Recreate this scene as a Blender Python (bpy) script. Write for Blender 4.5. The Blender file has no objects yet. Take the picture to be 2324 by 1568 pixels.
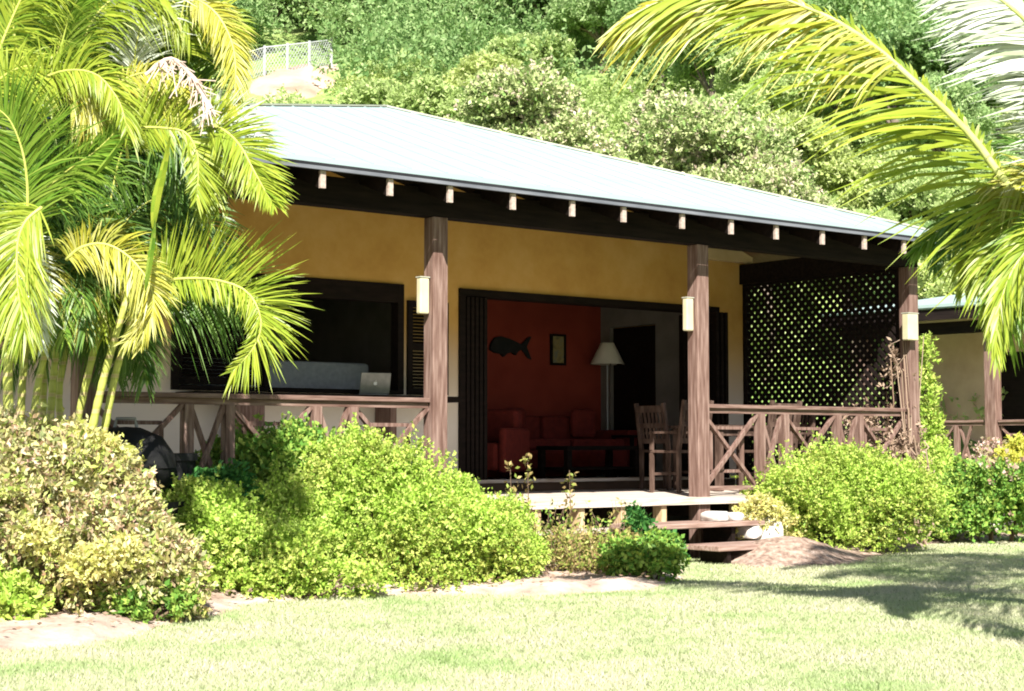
import bpy, math, random
import numpy as np
from mathutils import Vector, Matrix, noise as mnoise
R = math.radians
SC = bpy.context.scene
COL = SC.collection
random.seed(7)
RNG = np.random.default_rng(11)

# ------------------------------------------------------------------ camera
CAM_H = 1.12
PITCH = math.atan(226 / 3700)
cam = bpy.data.cameras.new('camera'); camo = bpy.data.objects.new('camera', cam); COL.objects.link(camo)
camo.location = (0, 0, CAM_H); camo.rotation_euler = (math.pi / 2 + PITCH, 0, 0)
cam.sensor_width = 36; cam.lens = 36 * 3700 / 2324
cam.clip_start = 0.1; cam.clip_end = 2000
SC.camera = camo
# ------------------------------------------------------------------ world and sun
SUN_H = Vector((0.064, -1.219)); ELEV = math.atan(1.12 / 1.2207)
world = bpy.data.worlds.new('World'); SC.world = world; world.use_nodes = True
wn = world.node_tree.nodes; wl = world.node_tree.links
sky = wn.new('ShaderNodeTexSky'); sky.sky_type = 'NISHITA'; sky.sun_disc = False
sky.sun_elevation = ELEV; sky.sun_rotation = math.atan2(SUN_H.x, SUN_H.y)
bg = wn['Background']; wl.new(sky.outputs[0], bg.inputs[0]); bg.inputs[1].default_value = 0.05
sun = bpy.data.lights.new('sun', 'SUN'); suno = bpy.data.objects.new('sun', sun); COL.objects.link(suno)
sun.energy = 5.0; sun.angle = R(0.5); sun.color = (1.0, 0.95, 0.86)
sd = Vector((SUN_H.x, SUN_H.y, 1.2207 * math.tan(ELEV))).normalized()
suno.rotation_euler = sd.to_track_quat('Z', 'Y').to_euler(); suno.location = (0, -10, 20)
SC.view_settings.view_transform = 'Standard'; SC.view_settings.look = 'None'
SC.view_settings.exposure = 1.3; SC.view_settings.gamma = 1; SC.view_settings.use_curve_mapping = False
SC.render.engine = 'CYCLES'
SC.cycles.filter_width = 1.9
SC.cycles.max_bounces = 5; SC.cycles.diffuse_bounces = 2; SC.cycles.transparent_max_bounces = 8

# ------------------------------------------------------------------ measuring helpers (photo grid 2324 x 1568)
_c, _s = math.cos(PITCH), math.sin(PITCH)
def ray(x, y):
    dx = (x - 1162) / 3700; dz = -(y - 784) / 3700
    return Vector((dx, _c - _s * dz, _s + _c * dz))
CAM = Vector((0, 0, CAM_H))
def at(x, y, Y):
    r = ray(x, y); return CAM + r * (Y / r.y)
def gnd(x, y, z=0.0):
    r = ray(x, y); return CAM + r * ((z - CAM_H) / r.z)
HO = Vector((1.886, 16.5, 0)); HA = R(38)
HU = Vector((math.cos(HA), math.sin(HA), 0)); HW = Vector((-HU.y, HU.x, 0))
def onw(x, y, w):
    r = ray(x, y); t = (w - (CAM - HO).dot(HW)) / r.dot(HW); P = CAM + r * t
    return (P - HO).dot(HU), P.z

# ------------------------------------------------------------------ tags
def tag(o, label=None, cat=None, group=None, kind=None):
    if label: o['label'] = label
    if cat: o['category'] = cat
    if group: o['group'] = group
    if kind: o['kind'] = kind
    return o
def empty(name, loc=(0, 0, 0), rz=0.0):
    o = bpy.data.objects.new(name, None); COL.objects.link(o)
    o.location = loc; o.rotation_euler = (0, 0, rz); o.empty_display_size = 0.2
    return o

# ------------------------------------------------------------------ materials
def newmat(name):
    m = bpy.data.materials.new(name); m.use_nodes = True
    nt = m.node_tree; b = nt.nodes['Principled BSDF']
    return m, nt, b
def ramp(nt, cols, fac):
    r = nt.nodes.new('ShaderNodeValToRGB'); e = r.color_ramp.elements
    while len(e) < len(cols): e.new(0.5)
    for i, c in enumerate(cols):
        p, cc = c if isinstance(c[0], (int, float)) and len(c) == 2 else (i / (len(cols) - 1), c)
        e[i].position = p; e[i].color = (*cc, 1)
    nt.links.new(fac, r.inputs[0]); return r.outputs[0]
def texnoise(nt, scale, stretch=(1, 1, 1), detail=4, rough=.55, coord='Object'):
    tc = nt.nodes.new('ShaderNodeTexCoord'); mp = nt.nodes.new('ShaderNodeMapping'); mp.inputs['Scale'].default_value = stretch
    nt.links.new(tc.outputs[coord], mp.inputs[0])
    n = nt.nodes.new('ShaderNodeTexNoise'); n.inputs['Scale'].default_value = scale
    n.inputs['Detail'].default_value = detail; n.inputs['Roughness'].default_value = rough
    nt.links.new(mp.outputs[0], n.inputs['Vector']); return n.outputs['Fac']
def bump(nt, b, h, strength=.3, dist=.01):
    bp = nt.nodes.new('ShaderNodeBump'); bp.inputs['Strength'].default_value = strength; bp.inputs['Distance'].default_value = dist
    nt.links.new(h, bp.inputs['Height']); nt.links.new(bp.outputs[0], b.inputs['Normal'])
def surf(name, cols, scale=5, stretch=(1, 1, 1), rough=.7, bs=.3, bd=.01, spec=.3, metal=0, lo=.3, hi=.7, detail=5):
    m, nt, b = newmat(name)
    n = texnoise(nt, scale, stretch, detail)
    k = len(cols)
    c = ramp(nt, [(lo + (hi - lo) * i / max(1, k - 1), cc) for i, cc in enumerate(cols)], n)
    nt.links.new(c, b.inputs['Base Color']); b.inputs['Roughness'].default_value = rough
    b.inputs['Specular IOR Level'].default_value = spec; b.inputs['Metallic'].default_value = metal
    if bs: bump(nt, b, n, bs, bd)
    return m
def leafmat(name, cols, patch=None, pscale=1.5, trans=.3, rough=.5, spec=.25):
    m, nt, b = newmat(name)
    g = nt.nodes.new('ShaderNodeNewGeometry')
    c = ramp(nt, cols, g.outputs['Random Per Island'])
    if patch:
        n = texnoise(nt, pscale, detail=2)
        mr = nt.nodes.new('ShaderNodeMapRange'); mr.inputs[1].default_value = .45; mr.inputs[2].default_value = .6
        nt.links.new(n, mr.inputs[0])
        c2 = ramp(nt, patch, g.outputs['Random Per Island'])
        mx = nt.nodes.new('ShaderNodeMix'); mx.data_type = 'RGBA'
        nt.links.new(mr.outputs[0], mx.inputs[0]); nt.links.new(c, mx.inputs[6]); nt.links.new(c2, mx.inputs[7]); c = mx.outputs[2]
    nt.links.new(c, b.inputs['Base Color']); b.inputs['Roughness'].default_value = rough; b.inputs['Specular IOR Level'].default_value = spec
    t = nt.nodes.new('ShaderNodeBsdfTranslucent'); nt.links.new(c, t.inputs[0])
    ms = nt.nodes.new('ShaderNodeMixShader'); ms.inputs[0].default_value = trans
    nt.links.new(b.outputs[0], ms.inputs[1]); nt.links.new(t.outputs[0], ms.inputs[2])
    nt.links.new(ms.outputs[0], nt.nodes['Material Output'].inputs[0])
    return m
M = {}
wc = [(.10, .052, .04), (.18, .11, .09), (.29, .2, .17)]
M['wood_z'] = surf('weathered_wood_upright', wc, 6, (6, 6, .5), .75, .5, .004)
M['wood_x'] = surf('weathered_wood_level', wc, 6, (.5, 6, 6), .75, .5, .004)
M['step_wood'] = surf('step_wood', [(.16, .09, .07), (.3, .2, .165), (.42, .32, .28)], 6, (.5, 6, 6), .8, .5, .004)
M['chair_wood'] = surf('chair_wood', [(.04, .022, .016), (.09, .055, .042), (.15, .10, .08)], 6, (3, 3, .8), .7, .4, .004)
M['wood_deck'] = surf('deck_wood', [(.34, .26, .2), (.54, .46, .4), (.66, .6, .54)], 6, (.4, 8, 6), .8, .4, .004)
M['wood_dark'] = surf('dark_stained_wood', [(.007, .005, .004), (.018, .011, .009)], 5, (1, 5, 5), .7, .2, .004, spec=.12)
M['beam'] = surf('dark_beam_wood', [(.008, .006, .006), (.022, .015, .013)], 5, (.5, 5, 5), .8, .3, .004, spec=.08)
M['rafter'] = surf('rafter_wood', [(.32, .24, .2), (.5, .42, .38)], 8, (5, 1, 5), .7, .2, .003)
M['soffit'] = surf('soffit_board', [(.16, .085, .04), (.24, .13, .065)], 5, (.6, 4, 4), .7, .2, .004)
M['pier'] = surf('raw_timber', [(.4, .27, .14), (.62, .48, .32)], 6, (5, 5, .8), .7, .3, .004)
M['fascia'] = surf('fascia_shadowed', [(.012, .012, .014), (.03, .03, .034)], 4, (.5, 4, 4), .45, .2, .003)  # near-black tone: shadow under the roof edge put into the colour
M['gutter'] = surf('gutter_lip', [(.10, .11, .13), (.2, .21, .24)], 4, (.5, 4, 4), .35, .1, .003)
M['roof'] = surf('roof_sheet', [(.285, .38, .375), (.31, .405, .40), (.335, .43, .425)], 1.6, (.5, 2.2, 1), .55, .12, .01, lo=.25, hi=.75, detail=8)
M['cap'] = surf('roof_cap', [(.34, .35, .27), (.42, .42, .35)], 3, (1, 1, 1), .5, .05, .01)
# ochre plaster, cloudy trowelled coat
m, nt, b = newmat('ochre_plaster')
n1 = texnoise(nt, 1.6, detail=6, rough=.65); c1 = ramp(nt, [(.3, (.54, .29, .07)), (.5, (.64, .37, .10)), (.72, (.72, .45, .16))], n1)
# paler lower part: bounce light off the sunny deck painted into the ochre
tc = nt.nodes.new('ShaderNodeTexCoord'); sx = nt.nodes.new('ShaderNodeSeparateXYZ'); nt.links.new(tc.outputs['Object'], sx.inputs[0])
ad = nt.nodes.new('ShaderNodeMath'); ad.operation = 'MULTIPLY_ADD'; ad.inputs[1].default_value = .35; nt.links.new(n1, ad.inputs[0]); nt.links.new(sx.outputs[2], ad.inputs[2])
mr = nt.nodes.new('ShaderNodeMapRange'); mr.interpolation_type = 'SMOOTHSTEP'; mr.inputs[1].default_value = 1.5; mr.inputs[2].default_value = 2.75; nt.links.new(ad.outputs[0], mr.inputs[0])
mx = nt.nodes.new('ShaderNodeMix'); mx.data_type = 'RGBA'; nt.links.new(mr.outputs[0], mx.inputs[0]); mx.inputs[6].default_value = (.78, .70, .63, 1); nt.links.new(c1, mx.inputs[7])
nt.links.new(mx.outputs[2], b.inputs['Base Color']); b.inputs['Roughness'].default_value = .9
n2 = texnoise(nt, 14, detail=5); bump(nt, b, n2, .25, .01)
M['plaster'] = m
M['plaster_pale'] = surf('pale_plaster', [(.6, .57, .54), (.74, .71, .68)], 3, rough=.9, bs=.2)
M['plaster_peach'] = surf('peach_plaster', [(.6, .4, .28), (.72, .52, .38)], 3, rough=.9, bs=.2)
M['plaster_cream'] = surf('cream_band', [(.66, .5, .28), (.78, .62, .4)], 3, rough=.85, bs=.2)
M['red'] = surf('red_plaster', [(.24, .036, .022), (.31, .05, .032)], 2.5, rough=.9, bs=.2)
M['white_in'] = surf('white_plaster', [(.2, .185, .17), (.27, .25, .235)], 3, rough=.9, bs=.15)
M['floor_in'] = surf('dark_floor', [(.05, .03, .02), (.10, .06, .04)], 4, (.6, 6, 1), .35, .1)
M['red_cloth'] = surf('red_cloth', [(.13, .016, .012), (.2, .026, .018)], 12, rough=.9, bs=.3)
M['grey_cloth'] = surf('grey_cloth', [(.3, .33, .38), (.42, .45, .5)], 20, rough=.9, bs=.25)
M['dark_metal'] = surf('black_metal', [(.006, .006, .007), (.02, .02, .021)], 10, rough=.65, bs=.1, spec=.3)
M['grey_metal'] = surf('grey_aluminium', [(.22, .22, .23), (.32, .32, .33)], 12, rough=.45, bs=.02, metal=.6)
M['galv'] = surf('galvanised_wire', [(.34, .36, .38), (.48, .5, .52)], 6, rough=.4, bs=0)
M['shade'] = surf('cream_shade', [(.72, .68, .58), (.82, .78, .68)], 6, rough=.8, bs=.05)
M['lantern'] = surf('cream_lantern', [(.52, .46, .28), (.62, .58, .42)], 5, rough=.5, bs=.05)
M['stone'] = surf('pale_stone', [(.42, .39, .36), (.72, .7, .67)], 5, rough=.85, bs=.6, bd=.03)
M['whitewash'] = surf('whitewashed_stone', [(.42, .40, .38), (.62, .6, .57)], 6, rough=.85, bs=.6, bd=.03)
M['canvas'] = surf('painted_canvas', [(.08, .10, .06), (.35, .28, .12), (.15, .2, .2)], 9, rough=.7, bs=.1)
M['emblem'] = surf('pale_emblem', [(.85, .87, .9), (.9, .92, .95)], 3, rough=.3, bs=0)
M['dry'] = leafmat('dry_vine', [(.30, .2, .14), (.48, .36, .27), (.2, .13, .09)], trans=.15)
M['bark'] = surf('grey_bark', [(.10, .08, .06), (.25, .2, .16)], 5, (3, 3, 1), .9, .6, .03)
# soil
m, nt, b = newmat('dry_soil')
n1 = texnoise(nt, 3.0, detail=8, rough=.7); c1 = ramp(nt, [(.32, (.30, .20, .155)), (.5, (.52, .39, .32)), (.66, (.68, .56, .48))], n1)
nt.links.new(c1, b.inputs['Base Color']); b.inputs['Roughness'].default_value = .95
n2 = texnoise(nt, 25, detail=8, rough=.75); bump(nt, b, n2, .7, .03); M['soil'] = m
# lawn
m, nt, b = newmat('lawn_turf')
n1 = texnoise(nt, .9, detail=7, rough=.7); c1 = ramp(nt, [(.3, (.24, .29, .13)), (.5, (.33, .37, .2)), (.7, (.42, .42, .29))], n1)
nt.links.new(c1, b.inputs['Base Color']); b.inputs['Roughness'].default_value = .95; b.inputs['Specular IOR Level'].default_value = .1
n2 = texnoise(nt, 40, detail=6, rough=.8); bump(nt, b, n2, .6, .02); M['lawn'] = m
M['mulch'] = surf('brown_mulch', [(.13, .085, .065), (.3, .215, .17), (.46, .36, .3)], 16, rough=.95, bs=1, bd=.03, detail=8)
M['hill'] = surf('hill_ground', [(.12, .2, .05), (.2, .3, .08), (.3, .34, .13)], .5, rough=.95, bs=.6, bd=.2)
M['bare'] = surf('bare_earth', [(.28, .17, .12), (.42, .29, .23), (.5, .4, .33)], .7, rough=.95, bs=.6, bd=.15)
m, nt, b = newmat('grass_blade')
g = nt.nodes.new('ShaderNodeNewGeometry'); n1 = texnoise(nt, 1.0, detail=6, rough=.7)
ca = ramp(nt, [(.05, (.54, .56, .36)), (.5, (.6, .61, .42)), (.95, (.67, .66, .5))], g.outputs['Random Per Island'])
cb = ramp(nt, [(.34, (.64, .84, .52)), (.46, (.92, 1, .86)), (.62, (1.1, 1.04, 1.12))], n1)
mx = nt.nodes.new('ShaderNodeMix'); mx.data_type = 'RGBA'; mx.blend_type = 'MULTIPLY'; mx.inputs[0].default_value = 1
nt.links.new(ca, mx.inputs[6]); nt.links.new(cb, mx.inputs[7]); nt.links.new(mx.outputs[2], b.inputs['Base Color'])
b.inputs['Roughness'].default_value = .8; b.inputs['Specular IOR Level'].default_value = .1; M['blade'] = m
t_ = nt.nodes.new('ShaderNodeBsdfTranslucent'); nt.links.new(mx.outputs[2], t_.inputs[0]); ms = nt.nodes.new('ShaderNodeMixShader'); ms.inputs[0].default_value = .45
nt.links.new(b.outputs[0], ms.inputs[1]); nt.links.new(t_.outputs[0], ms.inputs[2]); nt.links.new(ms.outputs[0], nt.nodes['Material Output'].inputs[0])
# foliage
M['palm_y'] = leafmat('palm_leaf_yellow', [(.52, .46, .06), (.4, .43, .06), (.62, .58, .22)], trans=.35, rough=.4, spec=.4)
M['palm_l'] = leafmat('palm_leaf_lime', [(.25, .35, .03), (.38, .44, .05), (.19, .3, .025)], trans=.35, rough=.4, spec=.4)
M['palm_g'] = leafmat('palm_leaf_green', [(.10, .22, .02), (.18, .3, .03), (.28, .38, .06)], trans=.3, rough=.4, spec=.4)
M['palm_d'] = leafmat('palm_leaf_deep', [(.05, .13, .02), (.10, .2, .03), (.16, .26, .05)], trans=.25, rough=.4, spec=.4)
M['palm_w'] = leafmat('palm_leaf_silver', [(.55, .6, .5), (.7, .74, .66), (.4, .48, .3)], trans=.2, rough=.3, spec=.6)
M['palm_brown'] = leafmat('palm_leaf_dead', [(.4, .27, .15), (.6, .46, .3), (.3, .2, .12)], trans=.2)
M['rachis'] = surf('frond_rib', [(.4, .44, .08), (.52, .52, .16)], 6, rough=.4, bs=.05)
M['rachis_r'] = surf('frond_rib_pale', [(.5, .56, .16), (.64, .66, .28)], 6, rough=.4, bs=.05)
M['inflor'] = surf('dried_flower_stalk', [(.45, .33, .27), (.66, .54, .48)], 9, rough=.8, bs=.4)
m, nt, b = newmat('ringed_cane')
tc = nt.nodes.new('ShaderNodeTexCoord'); wv = nt.nodes.new('ShaderNodeTexWave'); wv.bands_direction = 'Z'; wv.inputs['Scale'].default_value = 2.6; wv.inputs['Distortion'].default_value = .6
nt.links.new(tc.outputs['Object'], wv.inputs['Vector'])
c1 = ramp(nt, [(.0, (.42, .34, .16)), (.08, (.46, .42, .16)), (.2, (.32, .36, .06)), (.7, (.42, .45, .10))], wv.outputs['Fac'])
nt.links.new(c1, b.inputs['Base Color']); b.inputs['Roughness'].default_value = .45; M['cane'] = m
M['f_lime'] = leafmat('lime_leaf', [(.3, .49, .06), (.43, .61, .1), (.57, .68, .18)], [(.18, .36, .04), (.4, .52, .08), (.6, .62, .18), (.34, .5, .1)], 2.2, trans=.3)
M['f_green'] = leafmat('mid_green_leaf', [(.10, .25, .04), (.2, .36, .06), (.36, .46, .09)], trans=.25)
M['f_deep'] = leafmat('deep_green_leaf', [(.03, .13, .035), (.06, .2, .045), (.12, .27, .06)], trans=.2)
M['f_yellow'] = leafmat('yellow_leaf', [(.58, .56, .07), (.68, .62, .14), (.42, .5, .06)], trans=.3)
M['f_gold'] = leafmat('pale_gold_leaf', [(.66, .62, .2), (.74, .7, .36), (.5, .56, .12), (.6, .46, .2)], trans=.3)
M['f_croton'] = leafmat('variegated_leaf', [(.7, .56, .4), (.3, .17, .10), (.7, .66, .28), (.4, .52, .12), (.72, .48, .4), (.24, .36, .08), (.76, .72, .5)], [(.6, .6, .16), (.3, .44, .08), (.7, .68, .3), (.34, .2, .12), (.66, .66, .4)], 2.4, trans=.25)
M['f_sparse'] = leafmat('olive_leaf', [(.18, .26, .05), (.34, .4, .09), (.46, .36, .15), (.28, .2, .09)], trans=.25)
M['f_pink'] = leafmat('pink_blossom', [(.6, .36, .33), (.68, .5, .45), (.34, .36, .14), (.46, .26, .2)], trans=.3)
M['f_hill1'] = leafmat('hill_leaf_bright', [(.34, .48, .15), (.46, .58, .22), (.58, .68, .32)], trans=.42)
M['f_hill2'] = leafmat('hill_leaf_mid', [(.25, .4, .14), (.37, .52, .21), (.5, .62, .31)], trans=.42)
M['f_hill3'] = leafmat('hill_leaf_deep', [(.15, .28, .09), (.26, .41, .15), (.4, .54, .24)], trans=.42)
M['f_hill4'] = leafmat('hill_leaf_yellow', [(.42, .52, .15), (.52, .62, .22), (.6, .66, .32)], trans=.42)
M['f_mango'] = leafmat('flowering_leaf', [(.18, .32, .08), (.36, .46, .16), (.52, .56, .28), (.3, .42, .14)], [(.2, .34, .09), (.42, .52, .2), (.58, .6, .32), (.68, .6, .44)], .9, trans=.2)
M['twig'] = surf('twig', [(.09, .06, .04), (.2, .14, .09)], 10, rough=.9, bs=.3)

# ------------------------------------------------------------------ mesh builders
class MB:
    def __init__(s): s.v = []; s.f = []
    def box(s, x0, x1, y0, y1, z0, z1):
        n = len(s.v)
        s.v += [(x0, y0, z0), (x1, y0, z0), (x1, y1, z0), (x0, y1, z0), (x0, y0, z1), (x1, y0, z1), (x1, y1, z1), (x0, y1, z1)]
        s.f += [tuple(n + i for i in q) for q in ((0, 3, 2, 1), (4, 5, 6, 7), (0, 1, 5, 4), (1, 2, 6, 5), (2, 3, 7, 6), (3, 0, 4, 7))]
        return s
    def bar(s, a, b, w, h, up=(0, 0, 1)):
        a = Vector(a); b = Vector(b); d = (b - a).normalized(); up = Vector(up)
        if abs(d.dot(up)) > .98: up = Vector((0, 1, 0))
        x = d.cross(up).normalized(); z = x.cross(d)
        n = len(s.v)
        for p in (a, b):
            for i, j in ((-1, -1), (1, -1), (1, 1), (-1, 1)): s.v.append(tuple(p + x * (w / 2 * i) + z * (h / 2 * j)))
        s.f += [tuple(n + i for i in q) for q in ((0, 3, 2, 1), (4, 5, 6, 7), (0, 1, 5, 4), (1, 2, 6, 5), (2, 3, 7, 6), (3, 0, 4, 7))]
        return s
    def poly(s, pts):
        n = len(s.v); s.v += [tuple(p) for p in pts]; s.f.append(tuple(range(n, n + len(pts)))); return s
    def tube(s, pts, rad, seg=8, cap=True):
        pts = [Vector(p) for p in pts]; k = len(pts)
        if not hasattr(rad, '__len__'): rad = [rad] * k
        n0 = len(s.v); ref = None
        for i, p in enumerate(pts):
            d = (pts[min(i + 1, k - 1)] - pts[max(i - 1, 0)]).normalized()
            if ref is None: ref = d.orthogonal().normalized()
            ref = (ref - d * ref.dot(d)).normalized(); y = d.cross(ref)
            for j in range(seg):
                a = 2 * math.pi * j / seg; s.v.append(tuple(p + (ref * math.cos(a) + y * math.sin(a)) * rad[i]))
        for i in range(k - 1):
            for j in range(seg):
                a = n0 + i * seg + j; b2 = n0 + i * seg + (j + 1) % seg
                s.f.append((a, b2, b2 + seg, a + seg))
        if cap:
            s.f.append(tuple(n0 + j for j in reversed(range(seg)))); s.f.append(tuple(n0 + (k - 1) * seg + j for j in range(seg)))
        return s
    def lathe(s, prof, c=(0, 0, 0), seg=16):
        n0 = len(s.v); k = len(prof)
        for r, z in prof:
            for j in range(seg):
                a = 2 * math.pi * j / seg; s.v.append((c[0] + r * math.cos(a), c[1] + r * math.sin(a), c[2] + z))
        for i in range(k - 1):
            for j in range(seg):
                a = n0 + i * seg + j; b2 = n0 + i * seg + (j + 1) % seg
                s.f.append((a, b2, b2 + seg, a + seg))
        return s
    def build(s, name, m, parent=None, bev=0, smooth=False):
        me = bpy.data.meshes.new(name); me.from_pydata(s.v, [], s.f); me.update()
        me.materials.append(m)
        if smooth: me.polygons.foreach_set('use_smooth', [True] * len(me.polygons))
        o = bpy.data.objects.new(name, me); COL.objects.link(o)
        if parent: o.parent = parent
        if bev:
            md = o.modifiers.new('bevel', 'BEVEL'); md.width = bev; md.segments = 2; md.limit_method = 'ANGLE'
        return o
def npmesh(name, V, F, m, parent=None, smooth=False):
    """V (n,3), F (k,4) quads"""
    me = bpy.data.meshes.new(name); n = len(V); k = len(F); q = F.shape[1]
    me.vertices.add(n); me.vertices.foreach_set('co', np.asarray(V, np.float32).ravel())
    me.loops.add(k * q); me.loops.foreach_set('vertex_index', np.asarray(F, np.int32).ravel())
    me.polygons.add(k); me.polygons.foreach_set('loop_start', np.arange(0, k * q, q, dtype=np.int32))
    try: me.polygons.foreach_set('loop_total', np.full(k, q, np.int32))
    except Exception: pass
    if smooth: me.polygons.foreach_set('use_smooth', np.ones(k, bool))
    me.update(calc_edges=True); me.materials.append(m)
    o = bpy.data.objects.new(name, me); COL.objects.link(o)
    if parent: o.parent = parent
    return o
def unit(a): return a / np.maximum(np.linalg.norm(a, axis=-1, keepdims=True), 1e-9)
def leafquads(C, D, L, Wd, rng):
    """diamond leaves folded a little: centre C, direction D"""
    n = len(C); D = unit(D)
    r = rng.normal(size=(n, 3)); S = unit(np.cross(D, r)); Nn = np.cross(D, S)
    L = np.broadcast_to(L, (n,))[:, None]; Wd = np.broadcast_to(Wd, (n,))[:, None]
    V = np.empty((n, 4, 3))
    V[:, 0] = C - D * L * .5; V[:, 1] = C + S * Wd * .5 + Nn * Wd * .15; V[:, 2] = C + D * L * .5; V[:, 3] = C - S * Wd * .5 + Nn * Wd * .15
    return V.reshape(-1, 3), np.arange(4 * n).reshape(n, 4)
def sprigs(lobes, n, k, L, Wd, rng, slen=.12, depth=.35, up=.5, rough=.4, low=-.35, freq=2.4):
    """leaf sprigs over the shells of several ellipsoid lobes. lobes: (cx,cy,cz,rx,ry,rz)"""
    lobes = np.array(lobes, float)
    area = (lobes[:, 3] * lobes[:, 5] + lobes[:, 4] * lobes[:, 5] + lobes[:, 3] * lobes[:, 4])
    idx = rng.choice(len(lobes), n, p=area / area.sum())
    d = unit(rng.normal(size=(n, 3))); d[:, 2] = np.where(d[:, 2] < low, -d[:, 2], d[:, 2])
    sh = 1 - depth * rng.random(n) ** 1.6
    # lumpy radius
    lump = np.array([mnoise.noise(Vector((float(a[0]), float(a[1]), float(a[2]))) * freq + Vector((float(i) * 3.1, 0, 0))) for a, i in zip(d * lobes[idx, 3:6], idx)])
    sh = sh * (1 + rough * lump * 1.6 + rough * .3 * rng.normal(size=n))
    P = lobes[idx, :3] + d * lobes[idx, 3:6] * sh[:, None]
    ax = unit(d + np.array([0, 0, up]) + .45 * rng.normal(size=(n, 3)))
    t = rng.random((n, k)); C = P[:, None] + ax[:, None] * (t[..., None] - .3) * slen
    rd = unit(rng.normal(size=(n, k, 3)))
    D = unit(ax[:, None] * .6 + rd)
    C = C + D * L * .45
    keep = np.ones(n * k, bool)
    C = C.reshape(-1, 3); D = D.reshape(-1, 3)
    keep = C[:, 2] > 0.0
    C = C[keep]; D = D[keep]
    sz = .45 + 1.0 * rng.random(len(C)) ** 1.5
    return leafquads(C, D, L * sz, Wd * sz, rng)

def catmull(pts, n):
    P = np.array([list(p) for p in pts], float)
    P = np.vstack([2 * P[0] - P[1], P, 2 * P[-1] - P[-2]])
    out = []; m_ = len(P) - 3
    for t in np.linspace(0, m_ - 1e-6, n):
        i = int(t); u = t - i; a, b_, c_, d_ = P[i:i + 4]
        out.append(.5 * ((2 * b_) + (-a + c_) * u + (2 * a - 5 * b_ + 4 * c_ - d_) * u * u + (-a + 3 * b_ - 3 * c_ + d_) * u ** 3))
    return np.array(out)
def frond(parent, pts, m, L=.5, n=46, hint=(0, -1, .3), droop=.35, lift=.25, start=.12, width=.026, rr=.012, wild=.08, sides=(1, 1), a0=72, a1=28, rmat='rachis', seg=5, lprof=None):
    rng = RNG; n = int(n * 1.6); width = width * .52; wild = wild * 1.5
    cur = catmull(pts, 60)
    t = np.linspace(start, .995, n)
    ii = t * 59; i0 = np.clip(ii.astype(int), 0, 58); fr = (ii - i0)[:, None]
    B = cur[i0] * (1 - fr) + cur[i0 + 1] * fr
    T = unit(cur[np.clip(i0 + 1, 0, 59)] - cur[np.clip(i0 - 1, 0, 59)])
    h = np.array(hint, float)
    N = unit(h - T * (T @ h)[:, None]); S = np.cross(T, N)
    Vs = []; Fs = []; off = 0
    for sd_, sc in ((1, sides[0]), (-1, sides[1])):
        if sc <= 0: continue
        jit = rng.normal(size=(n, 3)) * wild
        al = np.radians(a0 + (a1 - a0) * t)[:, None]
        D = unit(T * np.cos(al) + S * np.sin(al) * sd_ + N * lift + jit)
        prof = (.55 + .45 * np.sin(np.pi * np.clip(t * 1.05, 0, 1) ** .8)) * (1 - .35 * t ** 3) if lprof is None else lprof(t)
        ln = (L * sc * prof * (1 + .12 * rng.normal(size=n)))[:, None]
        bs = B + T * (rng.normal(size=(n, 1)) * .004)
        sp = np.linspace(0, 1, seg)
        g = droop * (1 + .3 * rng.normal(size=(n, 1)))
        sideW = unit(np.cross(D, N + .4 * rng.normal(size=(n, 3)))) 
        pr = np.array([.45, 1, .9, .6, .04]) if seg == 5 else np.interp(sp, [0, .25, .6, 1], [.45, 1, .85, .04])
        V = np.empty((n, seg, 2, 3))
        for q, s_ in enumerate(sp):
            P = bs + D * ln * s_ + np.array([0, 0, -1.]) * g * ln * s_ ** 2.2
            V[:, q, 0] = P + sideW * width * .5 * pr[q]; V[:, q, 1] = P - sideW * width * .5 * pr[q]
        base = off + np.arange(n)[:, None] * seg * 2
        for q in range(seg - 1):
            Fs.append(np.hstack([base + 2 * q, base + 2 * q + 1, base + 2 * q + 3, base + 2 * q + 2]))
        Vs.append(V.reshape(-1, 3)); off += n * seg * 2
    o = npmesh('frond', np.vstack(Vs), np.vstack(Fs), m, parent)
    if rr:
        mb = MB(); mb.tube([Vector(c) for c in cur[::3]], list(np.linspace(rr, rr * .25, len(cur[::3]))), 6)
        mb.build('rib', M[rmat], o, smooth=True)
    return o

# =================================================================== TERRAIN
def inpoly(x, y, poly):
    c = np.zeros(np.shape(x), bool); n = len(poly)
    for i in range(n):
        x1, y1 = poly[i]; x2, y2 = poly[(i + 1) % n]
        cond = ((y1 > y) != (y2 > y)) & (x < (x2 - x1) * (y - y1) / (y2 - y1 + 1e-12) + x1)
        c ^= cond
    return c
def dpoly(x, y, poly):
    d = np.full(np.shape(x), 1e9); n = len(poly)
    for i in range(n):
        x1, y1 = poly[i]; x2, y2 = poly[(i + 1) % n]
        dx, dy = x2 - x1, y2 - y1; t = np.clip(((x - x1) * dx + (y - y1) * dy) / (dx * dx + dy * dy + 1e-12), 0, 1)
        d = np.minimum(d, np.hypot(x - x1 - t * dx, y - y1 - t * dy))
    return d
def hz(X, Y):
    """hill height"""
    z = .5 * np.maximum(0, Y - 27 + .05 * X) 
    z = z * 1.0 + np.where(Y > 28, .5 * np.sin(X * .35 + Y * .2) * np.clip((Y - 28) / 8, 0, 1), 0)
    return np.minimum(z, 75 + 0 * z)
mb = MB(); mb.poly([(-150, -30, 0), (150, -30, 0), (150, 28.5, 0), (-150, 28.5, 0)])
lawn = mb.build('lawn', M['lawn']); tag(lawn, kind='structure')
gx = np.linspace(-90, 110, 121); gy = np.linspace(26.5, 190, 120); X, Y = np.meshgrid(gx, gy)
Z = hz(X, Y) - .02
V = np.stack([X, Y, Z], -1).reshape(-1, 3); nx = len(gx)
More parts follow.
